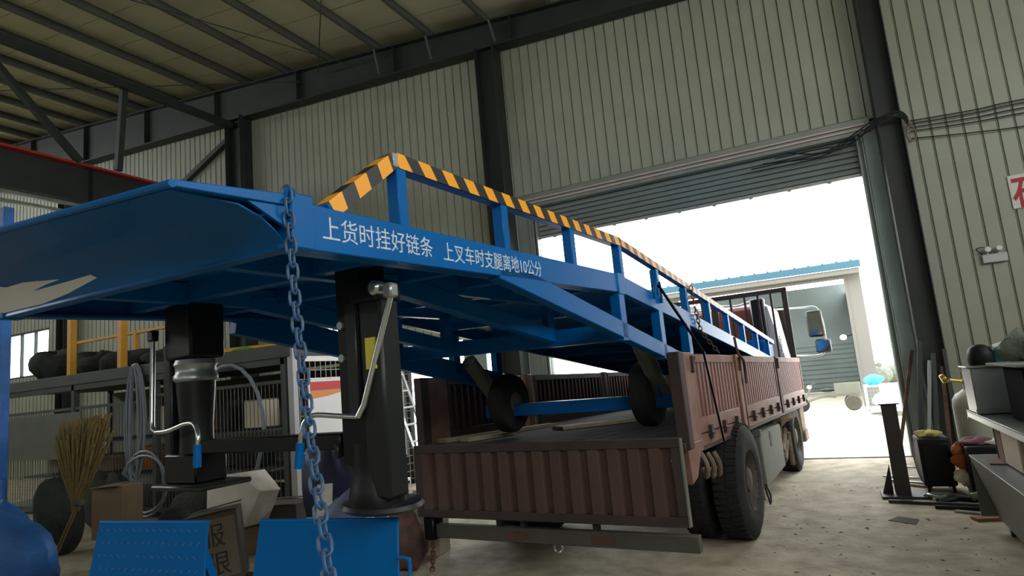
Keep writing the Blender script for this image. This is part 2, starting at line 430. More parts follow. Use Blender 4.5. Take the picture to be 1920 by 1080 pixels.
# roller shutter door
door = struct('door_1', MB().box(DX0 - .02, YG + .10, 4.52, DX1 - .1, YG + .16, 4.575), M['galv'], bev=.006)   # bottom bar
for i in range(9):
    z = 4.58 + i * .098; prof = [(YG + .15, z - .004), (YG + .11, z + .012), (YG + .095, z + .049), (YG + .11, z + .084), (YG + .15, z + .097), (YG + .165, z + .097), (YG + .165, z - .004)]
    link('slat', mesh_of('slat', MB().prism(prof, 'x', DX0 - .06, DX1 - .03), M['shutter']), door)
for i in range(9):
    xx = DX0 + .3 + i * .63
    link('rubber_stop', mesh_of('rubber_stop', MB().box(xx, YG + .105, 4.5, xx + .06, YG + .155, 4.52), M['galv']), door)
for xx in (DX0 - .1, .9):
    g = MB().box(xx, YG - .02, 0, xx + .03, YG + .2, 5.45).box(xx + .07, YG - .02, 0, xx + .1, YG + .2, 5.45).box(xx, YG + .06, 0, xx + .1, YG + .09, 5.45)
    link('guide_rail', mesh_of('guide_rail', g, M['shutter'], bev=.003), door)
struct('trim_2', MB().prism([(YG - .03, 5.2), (YG - .05, 5.2), (YG - .05, 5.44), (YG - .012, 5.47), (YG - .012, 5.45), (YG - .03, 5.43)], 'x', DX0 - .42, 1.13).prism([(YG - .05, 5.2), (YG - .05, 5.18), (YG + .2, 5.18), (YG + .2, 5.2)], 'x', DX0 - .42, 1.13), M['flash'])
struct('trim_3', MB().box(1.0, YG - .05, 0, 1.2, YG - .03, 5.2).box(1.0, YG, 0, 1.13, YG + .12, 5.2).box(1.0, YG + .12, 0, 1.3, YG + .16, 5.45).box(1.005, YG - .03, 0, 1.03, YG, 5.2), M['jamb'], bev=.004)
struct('trim_4', MB().box(-5.4, YG, 0, -5.06, YG + .12, 5.2).box(-5.4, YG + .12, 0, -5.0, YG + .16, 5.45).box(-5.12, YG - .03, 0, -5.1, YG, 5.2), M['flash'], bev=.004)
for z, lab, mm in ((5.33, 'upper conduit running along the grey flashing above the shutter door', 'pipe_pink'), (5.26, 'lower conduit running along the grey flashing above the shutter door', 'pipe_pink')):
    solo('conduit', lab, 'conduit', MB().tube([(-5.3, YG - .08, z), (1.05, YG - .08, z)], .016, 8), M[mm], (-2, YG - .08, z))
# a tangle of cable at the right top corner of the door
rd = random.Random(3)
for i in range(4):
    pts = [(-.15 - .2 * i, YG - .10, 5.12 - .05 * i), (.35, YG - .12, 5.05 + rd.uniform(-.12, .1)), (.8, YG - .14, 5.02 + rd.uniform(-.15, .12)), (1.2, YG - .47, 5.25 + rd.uniform(-.1, .1)), (1.5, YG - .47, 5.28 - .03 * i), (1.66, YG - .06, 5.28 - .05 * i)]
    solo('cable_loop', ['topmost', 'second', 'third', 'lowest'][i] + ' loose black cable drooping across the corner between door and column', 'cable', MB().tube(arc(pts), .012, 6), M['cable'], pts[0])
# five cables running along the right part of the wall
for i, (z0, z1) in enumerate(((5.22, 5.15), (5.17, 5.10), (5.11, 5.02), (5.05, 4.94), (4.93, 4.73))):
    pts = [(1.66, YG - .05, z0), (2.5, YG - .06, (z0 + z1) / 2 - .02), (3.4, YG - .05, z1), (6.9, YG - .05, z1 - .25)]
    solo('wall_cable', ['topmost', 'second', 'third', 'fourth', 'lowest, slacker'][i] + ' of five black cables strung along the wall right of the column', 'cable',
         MB().tube(arc(pts), .009, 6), M['cable'], pts[0], group='cables along the right wall')
solo('cable_tie', 'frayed pale cord tied round the cable bundle at the column', 'cord', MB().tube(arc([(1.6, YG - .08, 5.3), (1.66, YG - .12, 5.2), (1.6, YG - .1, 5.02), (1.63, YG - .09, 4.86)]), .014, 6).tube(arc([(1.66, YG - .12, 5.2), (1.72, YG - .1, 5.0), (1.7, YG - .08, 4.88)]), .012, 6), M['carton'], (1.6, YG - .08, 5))

# sign, emergency lamp on the wall right of the door
t = Thing('wall_sign', 'white wall sign with a red character, cut by the right edge of the picture', 'sign', (3.05, YG - .02, 3.55))
t.part('board', MB().box(2.75, YG - .025, 3.55, 3.6, YG - .012, 4.06), M['sign'], bev=.003)
def text(body, size, m, parent, loc, rot, name='lettering', ext=.002, sx=1.0, bold=0.0):
    cu = bpy.data.curves.new(name, 'FONT'); cu.body = body; cu.size = size; cu.extrude = ext; cu.resolution_u = 3; cu.offset = bold
    cu.materials.append(m)
    tmp = bpy.data.objects.new(name, cu); COL.objects.link(tmp); bpy.context.view_layer.update()
    me = bpy.data.meshes.new_from_object(tmp.evaluated_get(bpy.context.evaluated_depsgraph_get()))
    bpy.data.objects.remove(tmp); bpy.data.curves.remove(cu); me.name = name
    o = link(name, me, parent, loc, rot); o.scale = (sx, 1, 1)
    return o
text('石', .50, M['text_red'], t.root, (2.775 - 3.05, -.009, .06), (pi / 2, 0, 0), sx=.66, bold=.012)
t = Thing('emergency_light', 'small white twin-head emergency light on the ribbed wall', 'light', (2.4, YG - .012, 2.8))
t.part('housing', MB().box(2.25, YG - .075, 2.8, 2.56, YG - .012, 2.93), M['emergency'], bev=.008)
for dx in (-.07, .07):
    h = t.part('lamp_head', MB().lathe([(.02, 0), (.042, .02), (.05, .05), (.044, .056)], 14).xf(Matrix.Translation((2.4 + dx, YG - .05, 2.985)) @ Matrix.Rotation(radians(75), 4, 'X')), M['galv'])
    t.part('lens', MB().lathe([(.041, 0), (.038, .008), (.0, .012)], 14, cap=False).xf(Matrix.Translation((2.4 + dx, YG - .05, 2.985)) @ Matrix.Rotation(radians(75), 4, 'X') @ Matrix.Translation((0, 0, .055))), M['white'], h)
    t.part('bracket', MB().bar((2.4 + dx, YG - .045, 2.925), (2.4 + dx, YG - .045, 2.985), .02, .02), M['galv'], h)
t.part('power_lead', MB().tube(arc([(2.27, YG - .04, 2.93), (2.2, YG - .05, 3.03), (2.3, YG - .05, 3.04), (2.33, YG - .05, 2.96)]), .007, 6), M['cable'])

# ------------------------------------------------------------------ crane runway and bracing on the left
t = Thing('crane_runway', 'dark crane runway girder with a red rail high on the left', 'girder', (-14, 0, 6.3))
t.part('top_flange', MB().box(-14.2, -16, 7.14, -13.8, YG - .5, 7.19), M['red'], label='red painted top flange')
t.part('girder', MB().box(-14.01, -16, 6.36, -13.99, YG - .5, 7.14).box(-14.18, -16, 6.33, -13.82, YG - .5, 6.36), M['steel_dark'])
t.part('crane_rail', MB().prism([(-14.05, 7.17), (-13.95, 7.17), (-13.965, 7.185), (-13.965, 7.25), (-14.035, 7.25), (-14.035, 7.185)], 'y', -16, YG - .5), M['red'], label='red rail on top')
for k in range(9): t.part('stiffener', MB().box(-14.16, -13 + 3 * k, 6.36, -13.84, -12.985 + 3 * k, 7.14), M['steel_dark'])
for z, nm in ((6.2, 'upper'), (6.02, 'lower')):
    t.part('conductor_bar', MB().box(-13.88, -16, z, -13.8, YG - .5, z + .06), M['galv'], label=nm + ' pale conductor bar')
for k in (0, 1): t.part('bracket', MB().bar((-14, 11.1 - 16 * k, 6.33), (-13.25, 11.1 - 16 * k, 6.2), .2, .25), M['steel_dark'])
def brace(label, p, q, w, cat='brace', name='steel_brace', m='brace'):
    solo(name, label, cat, MB().bar(p, q, w, w), M[m], tuple((Vector(p) + Vector(q)) / 2))
brace('long dark eave tube running from the gable column towards the left', (-13.4, -16, 9.16), (-13.4, YG - .3, 9.12), .16, 'beam', 'eave_tube')
brace('dark hanger post between eave tube and crane runway', (-13.75, 8.5, 7.2), (-13.55, 8.5, 9.1), .13)
brace('slanting dark brace between eave tube and crane runway', (-13.55, 5.6, 9.05), (-13.8, 7.7, 7.2), .13)
brace('diagonal dark brace on the gable wall left of the column', (-16.7, YG - .1, 7.6), (-13.5, YG - .1, 9.0), .13)
for i, (p, q, lab) in enumerate((((-20, 6.0, 9.9), (-10.8, 11.2, 9.55), 'thin sag rod crossing below the roof at the far left'), ((-10.2, 11.2, 9.6), (-4.6, 5.5, 9.1), 'thin sag rod crossing the roof in the middle'), ((-12.4, 5.0, 9.95), (-9.2, 11.2, 9.5), 'thin vertical looking rod hanging under the roof'))):
    solo('sag_rod', lab, 'rod', MB().tube([p, q], .012, 6), M['brace'], p)
for i, x in enumerate((-8.5, -7.05, -5.45)):
    z = roof_z(x)
    solo('knee_brace', ['left', 'middle', 'right'][i] + ' of three thin knee braces on the big dark rafter', 'brace', MB().bar((x, YG - .36, z + .05), (x + .12, YG - .36, beam_b(x) + .06), .04, .04), M['purlin'], (x, YG - .36, z))

# ------------------------------------------------------------------ the loading ramp (truck frame: n to the right, d forward)
F = radians(-5)
nR, nL = -1.62, -3.78
R = Thing('loading_ramp', 'long blue steel loading ramp lying on the truck, its lip towards the camera', 'ramp', (-2.7, 5.5, 1.17), F)
tilt = lambda n, d, z: (n, d, z - .02 * (n - nR))
def top(d): return 2.352 + .0105 * (d - 1.37) if d < 4.22 else 2.382 - .1195 * (d - 4.22)
def bot(d): return 2.19 + .021 * (d - 1.37) if d < 4.22 else 2.25 - .1195 * (d - 4.22)
DE = 11.1
def rp(name, mb, m, parent=None, bev=.004, label=None): return R.part(name, mb.map(tilt), M[m], parent, bev, label)
for s, n0, n1 in ((1, nR - .055, nR), (-1, nL, nL + .055)):
    sb = rp('side_beam', MB().prism([(1.38, bot(1.38)), (4.21, bot(4.21)), (4.21, top(4.21)), (1.38, top(1.38))], 'x', n0, n1), 'blue')
    fl = MB().box(n0 - .05 if s > 0 else n1, 1.38, 2.19, n0 if s > 0 else n1 + .05, 4.2, 2.205)
    rp('flange', fl.map(lambda n, d, z: (n, d, z + .021 * (d - 1.37))), 'blue', sb, 0)
    rp('slope_beam', MB().prism([(4.21, 2.25), (DE, bot(DE)), (DE + .25, bot(DE) + .02), (DE + .25, bot(DE) + .06), (DE, top(DE)), (4.21, 2.382)], 'x', n0, n1), 'blue')
    rp('joint_plate', MB().box(n0 - .006, 4.15, 2.235, n1 + .006, 4.27, 2.39), 'blue', None, .006)
    # truss chord below, running down to the wheel arms
    o1 = nR - .075 if s > 0 else nL; o2 = nR if s > 0 else nL + .075
    q_ = 0 if s > 0 else .075
    rp('lower_chord', MB().prism([(2.6, 2.205 - q_), (6.1, 1.585 - q_), (6.1, 1.70), (2.9, 2.27), (2.62, 2.26)], 'x', o1, o2), 'blue')
    for d in (4.2, 5.03, 5.78): rp('strut', MB().box(o1, d - .05, 2.19 - .177 * (d - 2.6), o2, d + .05, bot(d) + .01), 'blue')
for n in (-2.2, -3.15):
    rp('lower_chord', MB().prism([(2.3, 2.21), (4.25, 1.93), (4.25, 2.03), (2.5, 2.29), (2.3, 2.28)], 'x', n - .04, n + .04), 'blue')
    rp('long_rib', MB().box(n - .03, 1.4, 2.22, n + .03, 4.2, 2.33), 'blue')
    rp('strut', MB().box(n - .03, 4.1, 2.0, n + .03, 4.2, 2.3), 'blue')
rp('cross_beam', MB().box(nL + .05, 4.16, 1.91, nR - .07, 4.26, 2.03), 'blue')
for d in (1.95, 2.5, 3.05, 3.6, 4.15):
    rp('cross_rib', MB().box(nL + .05, d - .03, bot(d) + .03, nR - .05, d + .03, top(d) - .01), 'blue')
for k in range(8):
    d = 4.9 + .78 * k; rp('cross_rib', MB().box(nL + .05, d - .03, bot(d) + .02, nR - .05, d + .03, top(d) - .03), 'blue')
rp('deck_plate', MB().box(nL + .05, 1.38, 2.335, nR - .05, 4.2, 2.345), 'blue')
rp('slope_plate', MB().prism([(4.22, top(4.22) - .05), (DE, top(DE) - .05), (DE, top(DE) - .04), (4.22, top(4.22) - .04)], 'x', nL + .05, nR - .05), 'blue', None, 0)
for k in range(44):
    d = 4.3 + k * .155; rp('grip_bar', MB().bar((nL + .06, d, top(d) - .03), (nR - .06, d, top(d) - .03), .012, .022), 'blue', None, 0)
# pale zigzag bars standing in for slits of light under the platform
for (na, da, nb, db) in ((-2.28, 2.0, -2.52, 1.86), (-2.28, 2.0, -2.52, 2.04), (-2.28, 2.3, -2.52, 2.18), (-2.28, 2.3, -2.52, 2.34), (-1.78, 2.35, -1.98, 2.3),
                         (-1.78, 2.6, -1.98, 2.56), (-1.76, 2.9, -1.98, 2.82), (-1.98, 2.95, -1.76, 3.1), (-1.98, 3.25, -1.76, 3.12), (-1.98, 3.27, -1.76, 3.42)):
    rp('light_slit_stand_in', MB().bar((na, da, 2.3), (nb, db, 2.3), .018, .02), 'galv', None, 0, 'pale bar standing in for a slit of light')
# front end, lip, gussets
rp('end_beam', MB().prism([(1.34, 2.19), (1.40, 2.19), (1.40, 2.335), (1.37, 2.335)], 'x', nL, nR), 'blue')
for n in (nR - .06, nL - .02): rp('end_post', MB().box(n, 1.335, 2.185, n + .08, 1.43, 2.372), 'blue', None, .006)
lip = MB().add([(nL, .95, 2.44), (nR + .01, .95, 2.305), (nR + .01, 1.345, 2.325), (nL, 1.345, 2.345), (nL, .95, 2.457), (nR + .01, .95, 2.325), (nR + .01, 1.345, 2.365), (nL, 1.345, 2.385)],
               [[3, 2, 1, 0], [4, 5, 6, 7], [0, 1, 5, 4], [1, 2, 6, 5], [2, 3, 7, 6], [3, 0, 4, 7]])
lp = rp('lip_plate', lip, 'blue', None, .003)
rp('edge_tube', MB().tube([(nL, .95, 2.448), (nR + .01, .95, 2.313)], .012, 8), 'blue', lp, 0)
for n in (nR - .012, nL + .03):
    rp('gusset', MB().prism([(1.19, 2.315), (1.345, 2.325), (1.345, 2.245)], 'x', n, n + .014), 'blue', lp, 0)
SKP = [(.96, 2.303, 2.438), (1.17, 2.302, 2.372), (1.25, 2.275, 2.318), (1.305, 2.238, 2.258), (1.345, 2.195, 2.207)]
def skz(n, d):
    for (a, r0, l0), (b, r1, l1) in zip(SKP, SKP[1:]):
        if d <= b: break
    u = (d - a) / (b - a); v = (nR - .02 - n) / (nR - .02 - nL)
    return (r0 + (r1 - r0) * u) * (1 - v) + (l0 + (l1 - l0) * u) * v
m_ = len(SKP); sv = []
for dz in (0, .006):
    for d, r, l in SKP: sv += [(nR - .02, d, r + dz), (nL, d, l + dz)]
sf = []
for k in range(m_ - 1):
    a = 2 * k; sf += [[a, a + 1, a + 3, a + 2], [2 * m_ + a + 2, 2 * m_ + a + 3, 2 * m_ + a + 1, 2 * m_ + a], [a, a + 2, 2 * m_ + a + 2, 2 * m_ + a], [a + 1, 2 * m_ + a + 1, 2 * m_ + a + 3, a + 3]]
sf += [[0, 2 * m_, 2 * m_ + 1, 1], [2 * m_ - 2, 2 * m_ - 1, 4 * m_ - 1, 4 * m_ - 2]]
rp('under_skin', MB().add(sv, sf), 'blue', lp, 0)
up = [(nL + .01, 1.225), (-3.66, 1.205), (-3.57, 1.238), (-3.48, 1.258), (-3.3, 1.256), (-3.05, 1.272), (-2.85, 1.288), (-2.775, 1.28), (-2.755, 1.30)]  # outline of a white patch that paints reflected glare onto the lip
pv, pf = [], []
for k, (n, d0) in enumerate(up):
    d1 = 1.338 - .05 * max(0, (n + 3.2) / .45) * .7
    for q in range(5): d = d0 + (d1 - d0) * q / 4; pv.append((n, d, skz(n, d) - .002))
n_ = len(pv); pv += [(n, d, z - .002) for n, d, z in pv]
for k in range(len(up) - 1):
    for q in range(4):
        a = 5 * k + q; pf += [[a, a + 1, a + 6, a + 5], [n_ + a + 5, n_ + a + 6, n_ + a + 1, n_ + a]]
rp('painted_glare', MB().add(pv, pf), 'white', lp, 0, 'ragged pale patch of painted glare along the lower edge')
# chain hook
rp('chain_hook', MB().tube(arc([(nR + .005, 1.36, 2.34), (nR + .022, 1.345, 2.372), (nR + .018, 1.328, 2.378), (nR + .008, 1.325, 2.35)]), .007, 8), 'blue', None, 0)
# guard rails with warning tape on both sides
def rail(p, q, m, w=.062):
    p, q = Vector(p), Vector(q); a = (q - p).normalized(); L = (q - p).length
    side = Vector((1, 0, 0)); up = side.cross(a).normalized()
    o = link('rail_tube', mesh_of('rail_tube', MB().box(0, -w / 2, -w / 2, L, w / 2, w / 2), M['blue'], bev=.006), R.root, p - Vector(R.off))
    mx = Matrix((a, -side, up)).transposed(); o.rotation_euler = mx.to_euler()
    sg = 1
    t = link('warning_tape', mesh_of('warning_tape', MB().box(.01, -w / 2 - .0025, -w / 2 + .002, L - .01, -w / 2 - .0005, w / 2 + .001).box(.01, -w / 2 - .002, w / 2 + .0005, L - .01, w / 2, w / 2 + .0025), M[m], smooth=False), o)
    t['label'] = 'black and yellow warning tape'
for n in (nR - .035, nL + .035):
    T = lambda d, z: tilt(n, d, z)
    rail(T(1.53, 2.345), T(1.885, 2.625), 'tape_rise'); rail(T(1.885, 2.625), T(4.32, 2.63), 'tape_flat'); rail(T(4.32, 2.63), T(10.3, 1.92), 'tape_down', .055)
    for k in range(11):
        d = 1.92 + .79 * k
        zt = 2.60 if d < 4.3 else 2.60 - .1187 * (d - 4.32)
        rp('rail_post', MB().box(n - .03, d - .03, top(d) - .02, n + .03, d + .03, zt), 'blue', None, .004)
    rp('bare_corner', MB().box(n - .033, 1.865, 2.595, n + .034, 1.9, 2.657), 'chrome', None, .004, 'bare metal rail corner')
# lettering on the right side beam
bpy.context.view_layer.update()
for s, d0, d1, z0 in (('上货时挂好链条', 1.475, 2.075, 2.238), ('上叉车时支腿离地10公分', 2.15, 3.03, 2.243)):
    o = text(s, .092, M['text_white'], R.root, Vector((nR + .001, d0, z0 + .004)) - Vector(R.off), (radians(90), 0, radians(90)), 'lettering', .0012)
    bpy.context.view_layer.update(); o.scale = ((d1 - d0) / max(o.dimensions.x, .01), 1, 1)
    o.rotation_euler = (Matrix.Rotation(radians(90), 3, 'Z') @ Matrix.Rotation(radians(90), 3, 'X') @ Matrix.Rotation(radians(.7), 3, 'Z')).to_euler()
rp('lashing_eye', MB().tube(arc([(nR + .01, 4.9, 2.25), (nR + .02, 4.93, 2.38), (nR + .02, 5.02, 2.38), (nR + .01, 5.05, 2.22)]), .012, 8), 'blue', None, 0)
# wheels and arms standing on the truck bed
tyre = [(.13, -.085), (.2, -.09), (.27, -.08), (.29, -.05), (.295, 0), (.29, .05), (.27, .08), (.2, .09), (.13, .085)]
for n in (-3.45, -1.98):
    w = R.part('wheel', MB().lathe(tyre, 28, (n, 5.5, 1.485), 'x'), M['tyre'])
    R.part('hub', MB().lathe([(.03, -.1), (.1, -.09), (.13, -.06), (.13, .06), (.1, .09), (.03, .1)], 16, (n, 5.5, 1.485), 'x'), M['tyre_dust'], w)
    s = 1 if n > -2.7 else -1
    R.part('wheel_arm', MB().tube([(n + s * .14, 5.05, 1.93), (n + s * .12, 5.5, 1.5)], .075, 12), M['grey_box'], label='dusty grey-green tubular arm')
    R.part('wheel_fork', MB().bar((n + s * .14, 5.3, 1.72), (n + s * .14, 5.5, 1.45), .03, .12), M['blue'])
R.part('axle_beam', MB().box(-3.7, 5.43, 1.35, -1.75, 5.58, 1.47), M['blue'], bev=.006)
R.part('hydraulic_box', MB().box(-2.6, 10.2, 1.2, -1.75, 10.9, 1.98), M['blue'], bev=.01, label='blue box at the low end of the ramp')
R.part('return_spring', MB().tube([(-1.60 + .02 * cos(t * .9), 10.75 + .02 * sin(t * .9), 1.75 + .004 * t) for t in range(70)], .006, 6), M['galv'])
# landing legs
def leg(n0, n1, bolts):
    L = R.part('landing_leg', MB().box(n0, 1.94, 1.40, n1, 2.10, 2.30), M['black'], bev=.012)
    return L
Lr = leg(-2.07, -1.91, True)
R.part('jack_tube', MB().box(-1.925, 1.93, 1.28, -1.80, 2.05, 2.10), M['leg_grey'], Lr, .012)
R.part('jack_cover', MB().box(-1.99, 1.915, 1.62, -1.93, 1.942, 2.09), M['leg_grey'], Lr, .004)
R.part('gear_head', MB().box(-1.94, 1.90, 2.08, -1.79, 2.06, 2.17), M['black'], Lr, .01)
R.part('gear_pinion', MB().lathe([(.02, -.03), (.032, -.02), (.032, .02), (.02, .03)], 14, (-1.80, 1.92, 2.13), 'y'), M['chrome'], Lr)
R.part('yellow_label', MB().box(-1.885, 1.922, 1.80, -1.83, 1.9295, 1.93), M['label_yellow'], Lr, label='small yellow sticker')
R.part('leg_foot', MB().lathe([(.095, 1.50), (.098, 1.42), (.105, 1.36), (.118, 1.31), (.125, 1.27), (.125, 1.24)], 20, (-1.95, 2.02, 0)), M['black'], Lr)
R.part('foot_pad', MB().lathe([(0, 0), (.16, .0), (.175, .012), (.165, .028), (.11, .038)], 26).xf(Matrix.Translation((-1.95, 2.04, 1.225)) @ Matrix.Rotation(radians(4), 4, 'Y')), M['leg_grey'], Lr)
for z in (2.0, 1.86): R.part('bolt', MB().lathe([(.018, -.012), (.018, .012)], 6, (-2.03, 1.935, z), 'y'), M['galv'], Lr)
R.part('retaining_clip', MB().box(-2.13, 1.95, 1.44, -2.105, 2.0, 1.50), M['leg_grey'], Lr, .004)
Ll = R.part('landing_leg', MB().box(-3.265, 1.98, 1.40, -3.185, 2.06, 2.30), M['black'], bev=.01)
R.part('upper_socket', MB().box(-3.35, 1.92, 1.97, -3.11, 2.12, 2.26), M['black'], Ll, .012, 'dark socket')
R.part('clamp_ring', MB().lathe([(.10, 1.85), (.11, 1.862), (.11, 1.88), (.10, 1.895), (.10, 1.925), (.108, 1.94), (.10, 1.965)], 26, (-3.225, 2.02, 0)), M['galv'], Ll, label='bright clamp ring')
R.part('leg_taper', MB().lathe([(.098, 1.90), (.095, 1.8), (.082, 1.62), (.085, 1.5), (.088, 1.42), (.09, 1.34)], 22, (-3.225, 2.02, 0)), M['leg_grey'], Ll)
R.part('jack_tube', MB().box(-3.40, 1.94, 1.34, -3.325, 2.02, 2.05), M['leg_grey'], Ll, .01)
R.part('lower_box', MB().box(-3.38, 1.93, 1.33, -3.10, 2.11, 1.48), M['black'], Ll, .01)
R.part('foot_pad', MB().box(-3.42, 1.88, 1.305, -2.98, 2.17, 1.33), M['leg_grey'], Ll, .008)
R.part('leg_cross_bar', MB().box(-3.12, 1.96, 1.475, -2.1, 2.06, 1.545), M['black'], bev=.006)
# cranks
def crank(name, rod, lever, grip, parent):
    c = R.part(name, MB().tube(rod, .013, 10).tube(arc(lever), .011, 10), M['chrome'], parent)
    R.part('grip', MB().tube(grip, .018, 12), M['blue'], c, label='blue sleeve')
crank('crank_handle', [(-1.735, 1.93, 2.12), (-1.735, 1.93, 2.09), (-1.905, 1.92, 1.66), (-1.935, 1.91, 1.61)], [(-1.935, 1.91, 1.612), (-2.02, 1.88, 1.622), (-2.12, 1.85, 1.633), (-2.17, 1.84, 1.61), (-2.185, 1.83, 1.56), (-2.19, 1.825, 1.5)], [(-2.188, 1.826, 1.525), (-2.20, 1.82, 1.42)], Lr)
crank('crank_handle', [(-3.40, 1.89, 2.11), (-3.415, 1.89, 1.66), (-3.40, 1.885, 1.62), (-3.35, 1.88, 1.60)], [(-3.36, 1.88, 1.602), (-3.22, 1.865, 1.607), (-3.05, 1.85, 1.635), (-2.96, 1.84, 1.63), (-2.915, 1.83, 1.58), (-2.91, 1.825, 1.52)], [(-2.91, 1.825, 1.535), (-2.91, 1.82, 1.43)], Ll)
R.part('universal_joint', MB().box(-3.43, 1.87, 2.08, -3.37, 1.91, 2.14), M['black'], Ll, .008)
R.part('swivel', MB().box(-1.76, 1.905, 2.08, -1.71, 1.955, 2.14), M['galv'], Lr, .008)

# hanging chain: one link mesh, one object per link
def link_mesh(name, L, W, r, seg=6):
    pts = []
    for k in range(12):
        a = 2 * pi * k / 12; pts.append((cos(a) * (W / 2), 0, sin(a) * (W / 2) + (L / 2 - W / 2) * (1 if sin(a) > .01 else (-1 if sin(a) < -.01 else 0))))
    return MB().tube(pts, r, seg, closed=True)
def chain(name, label, path, m, L, W, r, pitch, rot, base, cols=None):
    t = Thing(name, label, 'chain', base, rot)
    P = arc(path, 24); acc = 0; nxt = 0; i = 0
    me = [mesh_of('link', link_mesh('link', L, W, r), M[k]) for k in (cols or [m])]
    for a, b in zip(P, P[1:]):
        seg = (b - a).length
        while nxt <= acc + seg:
            q = a + (b - a) * ((nxt - acc) / seg); dr = (b - a).normalized()
            o = t.shared('link', me[i % len(me)] if len(me) < 3 else me[0], q)
            z = -dr; xx = Vector((1, 0, 0)) if i % 2 == 0 else Vector((0, 1, 0))
            xx = Matrix.Rotation(radians(28), 3, 'Z') @ xx
            yv = z.cross(xx).normalized(); xx = yv.cross(z)
            o.rotation_euler = Matrix((xx, yv, z)).transposed().to_euler(); nxt += pitch; i += 1
        acc += seg
    return t
chain('safety_chain', 'blue steel chain hanging from the near corner of the ramp', [(-1.605, 1.325, 2.36), (-1.598, 1.325, 2.25), (-1.58, 1.32, 2.0), (-1.52, 1.29, 1.75), (-1.40, 1.21, 1.52), (-1.25, 1.11, 1.28), (-1.20, 1.06, 1.1)], 'blue_chalk', .058, .033, .0048, .043, F, (-1.5, 1.25, 1.1))

# ------------------------------------------------------------------ the truck
K = Thing('flatbed_truck', 'dusty red-brown dropside truck parked through the doorway under the blue ramp', 'truck', (-2.83, 7.5, 0), F)
TP = lambda n, d, z: (n, d, z - .0217 * (d - 5.0))          # the body sits slightly nose-down
def tp(name, mb, m, parent=None, bev=.006, label=None): return K.part(name, mb.map(TP), M[m], parent, bev, label)
bR, bL, bF, bB = -1.51, -4.15, 11.9, 4.9
ZF, ZT = 1.155, 1.80
def corr(p0, p1, z0, z1, pitch, depth, axis, at, flatk=.55):
    """pressed sheet with trapezoid ribs running upwards; along d (axis 'd', at n=at) or along n"""
    k = max(1, round((p1 - p0) / pitch)); st = (p1 - p0) / k; prof = []
    for i in range(k):
        a = p0 + i * st
        prof += [(a, 0), (a + st * .5, 0), (a + st * .6, depth), (a + st * .9, depth)]
    prof.append((p1, 0)); vs = []; t = .004
    for z in (z0, z1):
        for u, w in prof: vs.append((at + w, u, z) if axis == 'd' else (u, at + w, z))
        for u, w in prof: vs.append((at + w - t, u, z) if axis == 'd' else (u, at + w - t, z))
    m = len(prof); fs = []
    for i in range(m - 1):
        fs += [[i, i + 1, 2 * m + i + 1, 2 * m + i], [m + i + 1, m + i, 3 * m + i, 3 * m + i + 1], [i, m + i, m + i + 1, i + 1], [2 * m + i, 2 * m + i + 1, 3 * m + i + 1, 3 * m + i]]
    fs += [[0, 2 * m, 3 * m, m], [m - 1, 2 * m - 1, 4 * m - 1, 3 * m - 1]]
    return MB().add(vs, fs)
# bed floor boards
for i in range(14):
    a = bL + .06 + i * (bR - bL - .12) / 14; b = a + (bR - bL - .12) / 14 - .008
    tp('bed_board', MB().box(a, bB, ZF - .04, b, bF, ZF), 'wood', None, 0)
tp('bed_frame', MB().box(bL, bB - .02, ZF - .12, bR, bB + .08, ZF - .042), 'truck_dark')
for d in (5.6, 6.6, 7.6, 8.6, 9.6, 10.6, 11.6): tp('cross_member', MB().box(bL + .03, d - .04, ZF - .14, bR - .03, d + .04, ZF - .042), 'truck_dark')
for n in (-3.25, -2.4): tp('chassis_rail', MB().box(n - .04, bB + .1, ZF - .42, n + .04, 14.2, ZF - .141), 'truck_dark')
